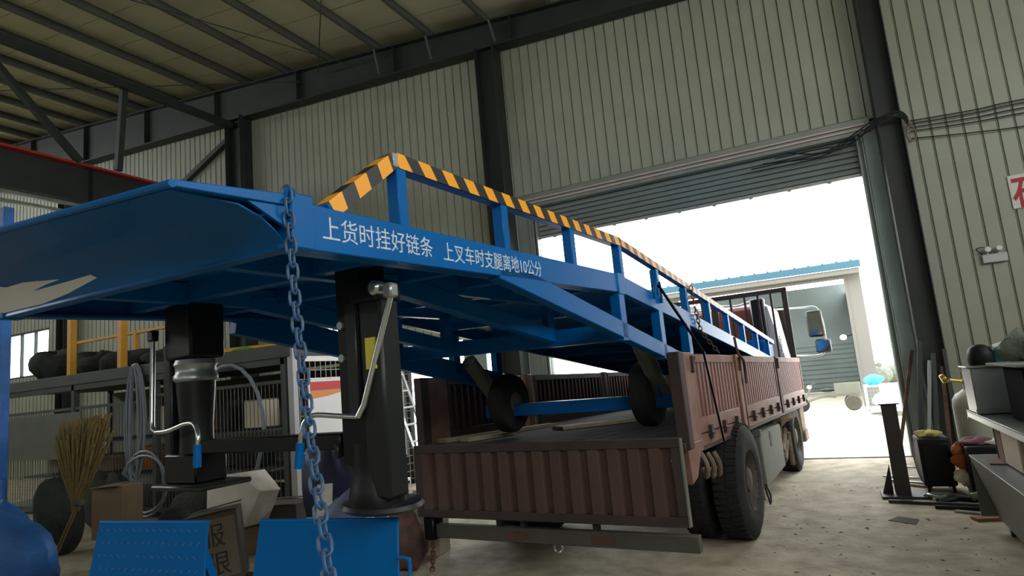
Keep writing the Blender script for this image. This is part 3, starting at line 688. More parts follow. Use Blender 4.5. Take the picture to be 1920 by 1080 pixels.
# dropsides
for side, n in ((1, bR), (-1, bL)):
    o = -.045 * side
    for d0, d1 in ((5.36, 6.88), (7.22, 9.36), (9.62, 11.86)):
        x0, x1 = sorted((n + o, n))
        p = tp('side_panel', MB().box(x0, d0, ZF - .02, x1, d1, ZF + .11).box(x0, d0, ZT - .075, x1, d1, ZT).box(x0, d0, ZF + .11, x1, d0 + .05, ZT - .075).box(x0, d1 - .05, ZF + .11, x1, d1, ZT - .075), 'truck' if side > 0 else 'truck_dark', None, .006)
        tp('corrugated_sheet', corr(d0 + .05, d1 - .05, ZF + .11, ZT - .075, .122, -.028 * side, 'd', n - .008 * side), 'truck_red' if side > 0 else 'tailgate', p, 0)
        k = 3 if d1 - d0 < 1.8 else 4
        for i in range(k):
            d = d0 + (d1 - d0) * (i + .5) / k
            tp('hinge', MB().box(n, d - .03, ZF - .08, n + .03 * side, d + .03, ZF + .035).lathe([(.022, d - .05), (.022, d + .05)], 8, (n + .02 * side, 0, ZF - .03), 'y'), 'truck_dark', p, 0)
        tp('lower_rail', MB().box(x0, d0, ZF - .135, x1, d1, ZF - .03), 'truck', None, .005)
    for d, w in ((5.12, .42), (7.05, .14), (9.49, .1)):
        x0, x1 = sorted((n + o * 1.4, n + .008 * side))
        q = tp('stake_post', MB().box(x0, d - w / 2, ZF - .15, x1, d + w / 2, ZT + .01), 'truck' if d < 9 else 'truck_dark', None, .008)
        tp('latch', MB().box(n + .01 * side, d + w / 2 - .06, ZT - .16, n + .03 * side, d + w / 2 - .03, ZT - .02).bar((n + .02 * side, d + w / 2 - .07, ZT - .15), (n + .02 * side, d + w / 2 + .03, ZT - .03), .015, .015), 'truck_dark', q, 0)
    x0, x1 = sorted((n + o * 1.6, n + .012 * side))
    tp('corner_bracket', MB().prism([(4.92, ZF - .36), (5.06, ZF - .33), (5.24, ZF - .15), (5.33, ZF - .15), (5.33, ZF - .06), (4.91, ZF - .06)], 'x', x0, x1), 'truck', None, .005)
    tp('lower_rail', MB().box(x0, 5.33, ZF - .15, x1, bF, ZF - .12), 'truck_dark', None, 0)
# rear corner posts (inner faces seen past the open tailgate)
for n in (bR - .02, bL + .02): tp('rear_post', MB().box(n - .05, bB, ZF - .1, n + .05, bB + .12, ZT + .01), 'truck_dark', None, .008)
# tailgate hanging open
tg = MB().box(bL + .0, bB - .10, ZF - .655, bR - .02, bB - .05, ZF - .58).box(bL, bB - .10, ZF - .07, bR - .02, bB - .05, ZF + .005).box(bL, bB - .10, ZF - .58, bL + .09, bB - .05, ZF - .07).box(bR - .10, bB - .10, ZF - .58, bR - .02, bB - .05, ZF - .07)
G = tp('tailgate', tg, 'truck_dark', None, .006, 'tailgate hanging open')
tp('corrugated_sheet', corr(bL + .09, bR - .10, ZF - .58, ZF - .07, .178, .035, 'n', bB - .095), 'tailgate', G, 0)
for n in (-3.9, -3.3, -2.4, -1.75): tp('hinge', MB().tube([(n - .07, bB - .03, ZF - .01), (n + .07, bB - .03, ZF - .01)], .022, 8), 'truck_dark', G, 0)
tp('rim_strip', MB().box(bR - .024, bB - .104, ZF - .65, bR - .012, bB - .052, ZF), 'grey_box', G, 0)
# under-run bumper and what hangs below the bed
bm_ = tp('bumper_beam', MB().box(-4.0, bB - .02, .30, -1.5, bB + .06, .425), 'bumper', None, .006, 'grimy under-run beam')
for n in (-3.1, -2.28): tp('reflector', MB().box(n - .1, bB - .026, .33, n + .1, bB - .02, .39), 'dull_red', bm_, 0)
for n in (-3.3, -2.35, -3.05): tp('bumper_hanger', MB().box(n - .025, bB + .0, .42, n + .025, bB + .06, ZF - .4), 'truck_dark', None, .004)
tp('tail_lamp_box', MB().box(-4.12, bB - .06, .28, -4.0, bB + .1, .50), 'black', None, .012)
tp('tow_eye', MB().tube([(-2.72 + .04 * cos(t * pi / 6), bB + .02, .27 + .04 * sin(t * pi / 6)) for t in range(12)], .012, 6, closed=True), 'galv', None, 0)
# wheels
def road_wheel(n, d, width, r=.5):
    k = width / 2
    pr = [(.28, -k), (.36, -k - .01), (r - .05, -k), (r - .015, -k + .03), (r, -k + .06), (r, k - .06), (r - .015, k - .03), (r - .05, k), (.36, k + .01), (.28, k)]
    w = K.part('wheel', MB().lathe(pr + [(.27, k - .02), (.27, -k + .02), (.28, -k)], 40, (n, d, r), 'x', cap=False), M['tyre'])
    tr = MB()
    for i in range(52):
        a = 2 * pi * i / 52
        for j in (-1, 1):
            b = MB().box(0, -.020, -.012, j * (k - .035), .020, .007).xf(Matrix.Translation((n + j * .012, d, r)) @ Matrix.Rotation(a + j * .04, 4, 'X') @ Matrix.Translation((0, 0, r)))
            tr.add(b.v, b.f)
    K.part('tread', tr, M['tyre'], w)
    s = 1 if n > -2.8 else -1
    K.part('rim', MB().lathe([(.285, s * (k + .004)), (.268, s * (k - .02)), (.25, s * (k - .09)), (.13, s * (k - .11)), (.115, s * (k - .03)), (.1, s * (k - .02)), (.0, s * (k - .015))], 28, (n, d, r), 'x', cap=False), M['tyre_dust'], w)
    for i in range(10):
        a = 2 * pi * i / 10
        K.part('lug_nut', MB().lathe([(.017, s * (k - .12)), (.017, s * (k - .085))], 6, (n, d + .19 * cos(a), r + .19 * sin(a)), 'x'), M['rust'], w)
for n in (-1.56, -1.90, -4.08, -3.74): road_wheel(n, 6.6, .27, .54)
for d in (10.5, 12.6):
    for n in ((-1.66, -4.0) if d < 12 else (-1.95, -3.9)): road_wheel(n, d, .28)
for d in (6.6, 10.5, 12.6): K.part('axle', MB().tube([(-3.9, d, .5), (-1.76, d, .5)], .08, 12), M['truck_dark'])
K.part('differential', MB().blob((-2.83, 6.7, .5), (.25, .26, .26), 5, .05), M['truck_dark'])
# side guard box, mud flap, muddy fittings between the axles
gb = K.part('guard_box', MB().prism([(7.95, .20), (9.35, .24), (9.35, .80), (7.95, .86)], 'x', -2.05, -1.56), M['grey_box'], bev=.015)
K.part('box_rim', MB().box(-2.06, 7.93, .80, -1.55, 8.0, .88), M['grey_box'], gb, .006)
K.part('box_slot', MB().prism([(8.5, .62), (8.62, .6), (8.62, .78), (8.5, .8)], 'x', -1.562, -1.555), M['truck_dark'], gb)
K.part('mud_flap', MB().prism([(7.52, .16), (7.54, .16), (7.36, 1.0), (7.33, 1.0)], 'x', -2.1, -1.52), M['tyre'], label='black rubber mud flap')
K.part('strap_loop', MB().tube(arc([(-1.5, 7.5, .3), (-1.49, 7.56, .18), (-1.49, 7.62, .10), (-1.49, 7.68, .18), (-1.5, 7.56, .32)]), .010, 6), M['cable'])
rd = random.Random(11)
for i in range(9):
    d = 9.45 + rd.uniform(0, 1.0) * 2.2; z = rd.uniform(.3, .85)
    K.part('muddy_fitting', MB().blob((-1.72 + rd.uniform(-.1, .1), d, z), (.09, rd.uniform(.07, .16), rd.uniform(.07, .13)), i, .5, 10, 7), M['mud'])
for p, q in (((-1.6, 9.5, .42), (-1.62, 10.2, .72)), ((-1.58, 9.5, .30), (-1.6, 9.9, .50)), ((-1.66, 9.7, .75), (-1.64, 10.0, .4)), ((-1.57, 9.95, .62), (-1.58, 10.05, .15))):
    K.part('muddy_rod', MB().tube([p, q], .035, 8), M['mud'])
K.part('front_step', MB().box(-1.75, 11.3, .45, -1.55, 11.75, .95).box(-1.6, 11.35, .3, -1.52, 11.7, .5), M['mud'], bev=.02)
K.part('wheel_arch', MB().tube([(-1.66, 10.5 + .62 * cos(t * pi / 10), .5 + .6 * sin(t * pi / 10)) for t in range(11)], .03, 6), M['mud'])
for i, (d, z) in enumerate(((5.35, .98), (5.55, .95), (5.75, .93))):
    K.part('hook', MB().tube(arc([(-1.54, d, z), (-1.5, d, z - .1), (-1.52, d + .03, z - .2), (-1.56, d + .06, z - .14)]), .022, 8), M['mud'])
for n in (-1.75, -3.9): K.part('tail_lamp', MB().box(n - .12, 5.3, .72, n + .12, 5.36, .84), M['truck_dark'], bev=.01)
# headboard rack at the bed front
hb = tp('headboard', MB().box(-4.1, 11.92, 2.97, -1.56, 11.99, 3.05).box(-1.65, 11.92, ZF, -1.56, 11.99, 2.97).box(-4.1, 11.92, ZF, -4.01, 11.99, 2.97).box(-2.89, 11.92, ZF, -2.77, 11.98, 2.97).box(-4.01, 11.92, 1.74, -1.65, 11.97, 1.80), 'truck_dark', None, .005)
for n in (-3.8, -3.55, -3.3, -3.05, -2.53, -2.28, -2.05, -1.83): tp('rack_bar', MB().box(n - .018, 11.935, 1.8, n + .018, 11.965, 2.97), 'truck_dark', hb, 0)
tp('lower_sheet', MB().box(-4.04, 11.93, ZF, -1.64, 11.95, 1.75), 'truck_dark', hb, 0)
# cab
cabp = [(12.15, 1.0), (14.25, .75), (14.3, 1.7), (13.9, 2.55), (13.7, 2.68), (12.45, 2.72), (12.2, 2.64)]
cb = K.part('cab', MB().prism(cabp, 'x', -3.95, -2.02), M['maroon'], bev=.05)
K.part('painted_rim_light', MB().tube(arc([(-3.95, 12.3, 2.68), (-3.6, 12.28, 2.75), (-3.2, 12.28, 2.70), (-2.9, 12.28, 2.75), (-2.5, 12.28, 2.71), (-2.2, 12.28, 2.76), (-2.0, 12.28, 2.73)]), .025, 6), M['white'], cb)  # white tube paints in the sky-lit rim of the cab roof
K.part('air_intake', MB().box(-2.22, 12.0, 1.2, -1.97, 12.12, 2.78), M['black'], cb, .03)
K.part('door_panel', MB().add([(-2.02, 12.1, 2.66), (-1.93, 12.1, 2.62), (-1.74, 12.1, 1.62), (-2.02, 12.1, 1.3), (-2.02, 13.3, 2.6), (-1.95, 13.3, 2.58), (-1.84, 13.3, 1.62), (-2.02, 13.3, 1.3)],
       [[0, 1, 2, 3], [7, 6, 5, 4], [0, 4, 5, 1], [1, 5, 6, 2], [2, 6, 7, 3], [3, 7, 4, 0]]), M['white'], cb, .012, 'white slanting cab side')
K.part('side_window', MB().prism([(13.35, 1.85), (13.95, 1.8), (13.66, 2.45), (13.35, 2.5)], 'x', -2.03, -2.01), M['dark_glass'], cb)
K.part('windscreen', MB().add([(-3.8, 14.32, 1.75), (-1.9, 14.32, 1.75), (-1.9, 13.93, 2.7), (-3.8, 13.93, 2.7), (-3.8, 14.30, 1.75), (-1.9, 14.30, 1.75), (-1.9, 13.91, 2.7), (-3.8, 13.91, 2.7)], [[0, 1, 2, 3], [7, 6, 5, 4], [0, 4, 5, 1], [1, 5, 6, 2], [2, 6, 7, 3], [3, 7, 4, 0]]), M['dark_glass'], cb)
K.part('red_lamp', MB().box(-2.45, 12.1, 2.2, -2.3, 12.16, 2.4), M['red'], cb, .02)
mr = K.part('mirror_arm', MB().tube(arc([(-2.0, 13.3, 2.62), (-1.5, 13.1, 2.58), (-1.25, 13.05, 2.55), (-1.17, 13.05, 2.3), (-1.17, 13.05, 1.9), (-1.25, 13.05, 1.68), (-1.55, 13.1, 1.67), (-2.0, 13.3, 1.72)]), .018, 8), M['galv'], cb)
K.part('main_mirror', MB().box(-1.43, 12.94, 2.0, -1.16, 13.04, 2.5), M['black'], cb, .03)
K.part('main_glass', MB().box(-1.40, 12.932, 2.04, -1.19, 12.94, 2.46), M['mirror'], cb, .0)
K.part('small_mirror', MB().box(-1.34, 12.92, 1.70, -1.08, 13.03, 1.95), M['black'], cb, .03)
K.part('small_glass', MB().box(-1.31, 12.912, 1.73, -1.11, 12.92, 1.92), M['mirror'], cb)

# ropes and chain on the truck
solo('lashing_strap', 'dark lashing strap from the ramp eye down over the truck side, near the rear corner', 'strap', MB().bar((nR + .03, 4.95, 2.36), (bR + .035, 5.62, 1.80), .02, .012).bar((bR + .035, 5.62, 1.80), (bR + .04, 5.9, 1.0), .02, .012), M['black'], (bR + .03, 5.6, 1.5), F)
chain('side_chain', 'thin rusty chain hanging from the ramp rail to the middle of the truck side', [(nR + .01, 6.0, 2.42), (nR + .02, 6.02, 2.2), (nR + .03, 6.1, 2.0), (bR + .02, 6.2, 1.80)], 'rust', .05, .03, .005, .04, F, (nR, 6.1, 1.8))
chain('bumper_chain', 'short chain dangling from the left end of the truck bumper', [(-4.04, 4.88, .30), (-4.05, 4.87, .15), (-4.06, 4.86, .02)], 'rust', .05, .036, .008, .035, F, (-4.05, 4.87, .01))
solo('tie_hook', 'small hook and wire wrapped on the middle stake post of the truck side', 'hook', MB().tube(arc([(bR + .02, 6.98, 1.95), (bR + .03, 7.0, 1.78), (bR + .05, 7.12, 1.70), (bR + .03, 7.25, 1.60), (bR + .03, 7.2, 1.45)]), .014, 6), M['rust'], (bR + .03, 7.05, 1.7), F)
for i, (n0, d0, n1, d1, w, lab) in enumerate(((-4.0, 5.05, -3.75, 6.9, .16, 'pale timber plank on the truck bed beside the left dropside'), (-3.3, 6.2, -2.6, 7.4, .22, 'pale loose board lying on the truck bed behind the ramp wheel'), (-3.75, 5.1, -3.6, 5.75, .13, 'short pale board on the truck bed near the tailgate'))):
    z = TP(0, (d0 + d1) / 2, ZF)[2] + .025
    solo('timber_board', lab, 'board', MB().bar((n0, d0, TP(0, d0, ZF)[2] + .022), (n1, d1, TP(0, d1, ZF)[2] + .022), w, .035), M['wood_pale'], ((n0 + n1) / 2, (d0 + d1) / 2, z), F)

# ------------------------------------------------------------------ left side: storage cage, racking and clutter
t = Thing('storage_cage', 'long grey mesh storage cage with a flat deck on top, left of the truck', 'cage', (-11.3, 8.5, 0))
t.part('deck_slab', MB().box(-16.5, 6.98, 2.36, -7.18, 10.0, 2.56), M['slab'], bev=.01)
t.part('under_beam', MB().box(-16.5, 7.0, 2.26, -7.3, 7.08, 2.36), M['steel_dark'])
for x, m, w in ((-7.19, 'post_grey', .11), (-7.34, 'slab', .10), (-10.35, 'slab', .1), (-12.7, 'slab', .09), (-15.4, 'slab', .1)):
    t.part('post', MB().box(x - w / 2, 7.0, 0, x + w / 2, 7.1, 2.57 if m == 'post_grey' else 2.36), M[m], bev=.006)
for x in (-7.2, -16.4): t.part('post', MB().box(x - .05, 9.9, 0, x + .05, 10.0, 2.36), M['slab'])
def wires(x0, x1, z0, z1, px, pz, r, plane, at):
    b = MB(); k = max(1, round((x1 - x0) / px))
    for i in range(k + 1):
        u = x0 + (x1 - x0) * i / k; p = (u, at, z0) if plane == 'x' else (at, u, z0); q = (u, at, z1) if plane == 'x' else (at, u, z1); b.bar(p, q, r, r)
    k = max(1, round((z1 - z0) / pz))
    for i in range(k + 1):
        z = z0 + (z1 - z0) * i / k; p = (x0, at, z) if plane == 'x' else (at, x0, z); q = (x1, at, z) if plane == 'x' else (at, x1, z); b.bar(p, q, r, r)
    return b
for x0, x1 in ((-10.28, -7.42), (-12.64, -10.42), (-15.34, -12.76)):
    z1 = 1.98 if x0 > -12 else 1.9
    f = t.part('mesh_panel', wires(x0, x1, .15, z1, .085, .92, .008, 'x', 7.04), M['mesh_grey'], stuff=True)
    t.part('top_rail', MB().box(x0 - .06, 7.02, z1, x1 + .06, 7.07, z1 + .05), M['slab'])
    t.part('bottom_rail', MB().box(x0 - .06, 7.02, .08, x1 + .06, 7.07, .15), M['slab'])
t.part('mesh_panel', wires(7.14, 9.9, .1, 2.28, .115, .135, .010, 'y', -7.16), M['mesh_white'], stuff=True)
t.part('top_rail', MB().box(-7.2, 7.12, 2.28, -7.13, 9.9, 2.36), M['white'])
t.part('infill_sheet', MB().box(-15.4, 6.98, 1.02, -12.4, 7.0, 1.86), M['steel_sheet'], label='grey sheet closing the left bays')
for z in (.62, 1.25): t.part('shelf_board', MB().box(-15.3, 7.5, z, -8.2, 8.6, z + .03), M['slab'])
t.part('floor_plate', MB().box(-16.4, 7.08, .0, -7.3, 9.95, .05), M['steel_dark'])  # dark plate added to darken the cage floor
t.part('back_sheet', MB().box(-16.4, 9.95, .1, -7.3, 9.97, 2.3), M['cladding_back'])

# goods on the shelves
rd = random.Random(21)
shelf_goods = [(-14.6, .65, .5, .35, 'carton', 'carton'), (-13.7, .65, .4, .4, 'carton_dark', 'carton'), (-12.9, .65, .5, .3, 'carton', 'carton'), (-11.6, .65, .45, .42, 'orange', 'box'), (-10.9, .65, .4, .3, 'cream', 'box'),
               (-9.9, .65, .6, .38, 'carton_dark', 'carton'), (-9.0, .65, .5, .45, 'machine', 'box'), (-14.2, 1.28, .5, .4, 'carton_dark', 'carton'), (-11.2, 1.28, .35, .5, 'cream', 'box'), (-10.3, 1.28, .5, .3, 'red', 'box'), (-9.5, 1.28, .4, .5, 'machine', 'box'), (-8.8, 1.28, .4, .45, 'cream', 'box')]
nth = ['first', 'second', 'third', 'fourth', 'fifth', 'sixth', 'seventh']
cnt = {}
for x, z, w, h, m, cat in shelf_goods:
    lev = 'lower' if z < 1 else 'upper'; cnt[lev] = cnt.get(lev, 0) + 1
    colr = {'carton': 'brown', 'carton_dark': 'dull brown', 'orange': 'orange', 'cream': 'pale', 'machine': 'black', 'red': 'red'}[m]
    tt = Thing('stored_' + cat, f'{colr} {cat} on the {lev} shelf inside the cage, {nth[cnt[lev]-1]} from the left', cat, (x, 7.9, z + .031), rd.uniform(-.2, .2), 'goods on the cage shelves', local=True)
    tt.part('body', MB().box(-w / 2, -.2, 0, w / 2, .2, h), M[m], bev=.008)
    for s in (-1, 1): tt.part('flap', MB().bar((-w / 2, s * .1, h + .012), (w / 2, s * .1, h + .012), .17, .008), M[m])
# notice boards on the right face of the cage
for nm, y0, y1, z0, z1, lab in (('notice_board', 7.28, 8.12, 1.10, 2.0, 'large white notice board with a red heading on the cage side, near the white post'), ('notice_board', 9.0, 9.66, .55, 1.98, 'tall white notice board with a red heading on the cage side, behind the ladder'), ('notice_board', 7.4, 8.2, .62, 1.0, 'low white panel on the cage side under the big notice board')):
    t = Thing(nm, lab, 'board', (-7.12, (y0 + y1) / 2, z0))
    t.part('panel', MB().box(-7.14, y0, z0, -7.12, y1, z1), M['white'], bev=.003)
    if z1 > 1.5:
        t.part('heading_band', MB().box(-7.12, y0 + .04, z1 - .17, -7.117, y1 - .03, z1 - .04), M['red_print'])
        t.part('wave_band', MB().add([(-7.1185, y0 + .04, z1 - .17), (-7.1185, y1 - .03, z1 - .17), (-7.1185, y1 - .03, z1 - .21), (-7.1185, (y0 + y1) / 2, z1 - .27), (-7.1185, y0 + .04, z1 - .30), (-7.12, y0 + .04, z1 - .17), (-7.12, y1 - .03, z1 - .17), (-7.12, y1 - .03, z1 - .21), (-7.12, (y0 + y1) / 2, z1 - .27), (-7.12, y0 + .04, z1 - .30)],
            [[0, 1, 2, 3, 4], [9, 8, 7, 6, 5], [0, 5, 6, 1], [1, 6, 7, 2], [2, 7, 8, 3], [3, 8, 9, 4], [4, 9, 5, 0]]), M['orange_print'])
        t.part('frame', MB().box(-7.125, y0 - .02, z0 - .02, -7.11, y0, z1 + .02).box(-7.125, y1, z0 - .02, -7.11, y1 + .02, z1 + .02).box(-7.125, y0, z1, -7.11, y1, z1 + .02), M['galv'])
# ladder leaning on the cage
t = Thing('ladder', 'aluminium ladder leaning against the cage beside the truck', 'ladder', (-6.23, 9.2, 0))
lx = lambda z: -6.23 - .355 * z
for y in (9.0, 9.42): t.part('rail', MB().bar((lx(0), y, 0), (lx(2.45), y, 2.45), .03, .07, (0, 1, 0)), M['galv'], bev=.004)
for k in range(8):
    z = .25 + .29 * k; t.part('rung', MB().tube([(lx(z), 9.0, z), (lx(z), 9.42, z)], .017, 8), M['white'])
# yellow guard frame and bundles on the cage deck
t = Thing('guard_frame', 'yellow steel guard frame standing on the cage deck at the left', 'frame', (-12.8, 7.5, 2.56))
for x, y, w, z1 in ((-13.64, 7.5, .13, 4.1), (-12.0, 7.5, .13, 4.1), (-13.9, 9.0, .09, 3.6), (-11.3, 9.0, .09, 3.6), (-16.3, 7.5, .13, 4.1)): t.part('post', MB().box(x - w / 2, y - w / 2, 2.56, x + w / 2, y + w / 2, z1), M['yellow'], bev=.01)
t.part('top_rail', MB().bar((-16.3, 9.0, 3.55), (-9.2, 9.0, 3.55), .07, .07), M['yellow'], bev=.006)
t.part('top_rail', MB().bar((-16.3, 7.5, 4.05), (-11.95, 7.5, 4.05), .07, .07), M['yellow'], bev=.006)
solo('yellow_tube', 'loose yellow tube lying across the cage deck near the white post', 'tube', MB().tube([(-9.9, 7.25, 2.63), (-8.3, 7.8, 2.63)], .06, 10), M['yellow'], (-9.1, 7.5, 2.57))
solo('green_cloth', 'scrap of green cloth beside the loose yellow tube', 'cloth', MB().blob((-8.5, 7.3, 2.59), (.2, .1, .045), 4, .25, flat=2.561), mat('green_cloth', S('4e8a3c'), .8), (-8.5, 7.3, 2.56))
for i, (x, y, rx, rz) in enumerate(((-15.3, 8.1, .75, .62), (-14.1, 8.3, .7, .5), (-12.9, 8.2, .75, .42), (-11.6, 8.3, .65, .36), (-10.6, 8.0, .55, .75))):
    solo('net_bundle', ['leftmost bundle, partly hiding the bright window,', 'second bundle from the left', 'middle bundle between the yellow posts,', 'fourth bundle from the left', 'rightmost bundle, beside the landing leg,'][i] + ' of dark netting on the cage deck', 'bundle',
         MB().blob((x, y, 2.56 + rz * .5), (rx * .82, .45, rz * .62), 30 + i, .28, 22, 12, flat=2.562), M['junk'], (x, y, 2.56), group='dark bundles on the cage deck')
# blue rack upright at the left edge
t = Thing('rack_upright', 'bright blue pallet rack upright at the left edge of the picture', 'rack', (-8.7, 4.0, 0))
t.part('post', MB().box(-8.80, 3.95, 0, -8.61, 4.06, 4.33), M['tarp'], bev=.006)
t.part('rack_beam', MB().box(-11.2, 3.96, 1.82, -8.80, 4.02, 1.95), M['tarp'], bev=.004)
t.part('beam_plate', MB().box(-8.84, 3.93, 1.78, -8.56, 3.96, 2.0), M['tarp'], bev=.004)
t.part('base_plate', MB().box(-8.85, 3.88, 0, -8.5, 4.12, .012), M['tarp'])
t.part('hook', MB().box(-8.60, 3.96, .75, -8.52, 4.0, 1.12), M['tarp'], bev=.004)
solo('tarp_sack', 'big bulging sack of blue tarpaulin in the lower left corner', 'sack', MB().blob((-7.72, 3.45, .42), (1.0, .42, .52), 3, .12, 26, 14, flat=.005), M['tarp'], (-7.72, 3.45, 0))
# straw broom standing head up
t = Thing('straw_broom', 'tall straw broom standing upside down beside the blue sack', 'broom', (-8.7, 4.6, 0))
t.part('handle', MB().tube([(-8.75, 4.6, .0), (-8.25, 4.6, .66)], .022, 8), M['straw'], label='yellow handle')
st = MB(); rd = random.Random(8)
for i in range(170):
    a = rd.uniform(-1, 1); b = rd.uniform(-1, 1); L = rd.uniform(.75, 1.12)
    p = Vector((-8.26 + rd.uniform(-.02, .02), 4.6 + rd.uniform(-.03, .03), .64)); q = p + Vector((.16 + .42 * a, .16 * b, L)); m_ = p.lerp(q, .5) + Vector((.05 * a, 0, .04))
    st.tube([p, m_, q], .012, 4)
t.part('bristles', st, M['straw'], stuff=True)
t.part('binding', MB().lathe([(.06, -.03), (.065, 0), (.06, .03)], 12, (-8.2, 4.6, .74)), M['carton_dark'])
# hose coils hung on the cage front
def coil(label, cx, cz, rx, rz, turns, r, y=6.93, m='hose', wob=.05, seed=0):
    rd = random.Random(seed); pts = []
    for k in range(turns * 22):
        a = 2 * pi * k / 22; j = k / 22
        pts.append((cx + (rx + wob * sin(j * 2.1 + seed)) * cos(a), y - .015 * j * .6, cz + (rz + wob * cos(j * 1.7)) * sin(a)))
    return solo('hose_coil', label, 'hose', MB().tube(pts, r, 6), M[m], (cx, y, cz - rz))
coil('long bunched coil of grey hose hanging on the cage, left of the landing legs', -10.75, 1.55, .19, .95, 5, .022, 6.95, wob=.09, seed=2)
coil('wide single loop of grey hose hanging on the cage behind the leg cross bar', -8.45, 1.32, .72, .98, 1, .03, 6.93, seed=1)
coil('loop of pale hose low on the cage, above the left blue plate', -10.45, .55, .55, .5, 2, .022, 6.9, seed=5)
coil('pale hose loop beside the crumpled paper bag', -9.05, .38, .14, .36, 2, .03, 6.85, seed=7)
# cartons, bags and sacks standing in front of the cage
def carton(label, x, y, z, w, d, h, rz, m, tiltx=0.0, name='carton'):
    t = Thing(name, label, 'carton', (x, y, z), rz, local=True); mx = Matrix.Rotation(tiltx, 4, 'Y')
    t.part('body', MB().box(-w / 2, -d / 2, 0, w / 2, d / 2, h).xf(mx), M[m], bev=.006)
    t.part('flap', MB().bar((-w / 2, -d / 2, h), (w / 2, -d / 2 - .05, h + .02), .10, .005).xf(mx), M[m]); t.part('flap', MB().bar((-w / 2, d / 2, h), (w / 2, d / 2 + .05, h + .02), .10, .005).xf(mx), M[m])
    return t, mx
t, mx = carton('dull printed carton standing tilted between the two blue plates', -5.62, 4.5, .04, .46, .3, .66, 0.72, 'carton_dark', -.1, 'printed_carton')
t.part('printed_patch', MB().box(-.2, -.152, .05, .2, -.1505, .6).xf(mx), M['carton_print'])
for s, x, z, rr in (('服', -.17, .34, .05), ('限', -.12, .08, .05)):
    o = text(s, .24, M['text_dark'], t.root, (x, -.1525, z), (pi / 2, 0, 0), 'lettering', .0006); o.rotation_euler = (Matrix.Rotation(-.1, 3, 'Y') @ Matrix.Rotation(pi / 2, 3, 'X')).to_euler()
solo('pallet_block', 'dark timber block under the printed carton', 'block', MB().box(-5.95, 4.3, 0, -5.3, 4.75, .04), M['wood'], (-5.6, 4.5, 0))
rd = random.Random(5)
pb = MB().add([(-6.75, 5.2, .42), (-6.62, 5.12, .92), (-6.1, 5.1, .96), (-5.86, 5.2, .74), (-6.08, 5.16, .36), (-6.3, 5.05, .62), (-6.75, 5.55, .40), (-6.62, 5.5, .90), (-6.1, 5.5, .94), (-5.86, 5.5, .72), (-6.08, 5.5, .34)],
              [[0, 5, 1], [1, 5, 2], [2, 5, 3], [3, 5, 4], [4, 5, 0], [10, 9, 8, 7, 6], [0, 1, 7, 6], [1, 2, 8, 7], [2, 3, 9, 8], [3, 4, 10, 9], [4, 0, 6, 10]])
solo('paper_bag', 'crumpled white paper bag lit brightly in front of the cage', 'bag', pb, M['paper'], (-6.3, 5.3, .34), bev=.01)
carton('plain brown carton leaning under the crumpled white bag', -6.55, 5.35, 0, .62, .4, .34, -.2, 'carton')
carton('brown carton propping up the crumpled white bag from behind', -6.2, 5.85, 0, .7, .4, .5, .1, 'carton_dark')
for i, (x, y, rx, rz, lab) in enumerate(((-9.35, 5.0, .3, .5, 'black sack standing between the straw broom and the left blue plate'), (-8.35, 6.25, .55, .3, 'low black heap of sheeting on the floor before the cage, behind the hose loop'), (-10.3, 6.2, .6, .42, 'black heap of sheeting on the floor before the cage, behind the broom'))):
    solo('black_sack', lab, 'sack', MB().blob((x, y, rz * .95), (rx, .26, rz), 130 + i, .22, 20, 12, flat=.004), M['junk'], (x, y, 0))
carton('tall brown carton standing behind the black sack, left of the hanging hoses', -9.55, 5.9, 0, .5, .4, .72, .3, 'carton')
solo('spare_tyre', 'small dark tyre standing behind the left blue plate', 'tyre', MB().lathe([(.13, -.07), (.2, -.09), (.27, -.07), (.29, 0), (.27, .07), (.2, .09), (.13, .07)], 26).xf(Matrix.Translation((-7.3, 5.2, .285)) @ Matrix.Rotation(0, 4, 'X') @ Matrix.Rotation(pi / 2, 4, 'X')), M['tyre'], (-7.3, 5.2, 0))
solo('navy_sack', 'tall navy blue sack standing behind the right landing leg', 'sack', MB().blob((-5.35, 5.75, .62), (.36, .26, .64), 12, .12, 22, 13, flat=.005), M['sack_navy'], (-5.35, 5.75, 0))
solo('navy_bag', 'slumped blue-grey bag under the right landing leg foot', 'bag', MB().blob((-4.62, 5.35, .3), (.36, .26, .42), 14, .2, 22, 12, flat=.005), mat('blue_grey_bag', S('5b6486'), .6, 0, .3, 4, bump=.4, bscale=8), (-4.45, 5.35, 0))
carton('pale pink carton beside the slumped blue-grey bag', -4.0, 5.78, 0, .28, .26, .66, .15, 'cream', 0, 'pink_carton')
solo('white_reel', 'white plastic reel rim behind the right blue plate', 'reel', MB().lathe([(.06, -.12), (.24, -.12), (.24, -.10), (.1, -.10), (.1, .10), (.24, .10), (.24, .12), (.06, .12)], 26).xf(Matrix.Translation((-5.1, 5.05, .24)) @ Matrix.Rotation(pi / 2, 4, 'X')), M['white'], (-5.1, 5.05, 0))
solo('paper_sheet', 'white paper sheet propped behind the hanging chain', 'paper', MB().bar((-5.02, 5.25, .02), (-5.08, 5.38, .78), .22, .006, (0, 1, 0)), M['paper'], (-4.8, 5.4, 0))
for i, (x, y, r, m, lab) in enumerate(((-3.95, 5.2, .24, 'rust', 'reddish brown sack nearest the left end of the tailgate'), (-4.25, 4.95, .2, 'truck_dark', 'dark crumpled sack in front of the reddish sack'), (-4.35, 4.6, .17, 'junk', 'small dark rag heap beside the right blue plate'))):
    solo('scrap_sack', lab, 'sack', MB().blob((x, y, r), (r * 1.0, r * .8, r * 1.25), 50 + i, .3, 16, 10, flat=.004), M[m], (x, y, 0))
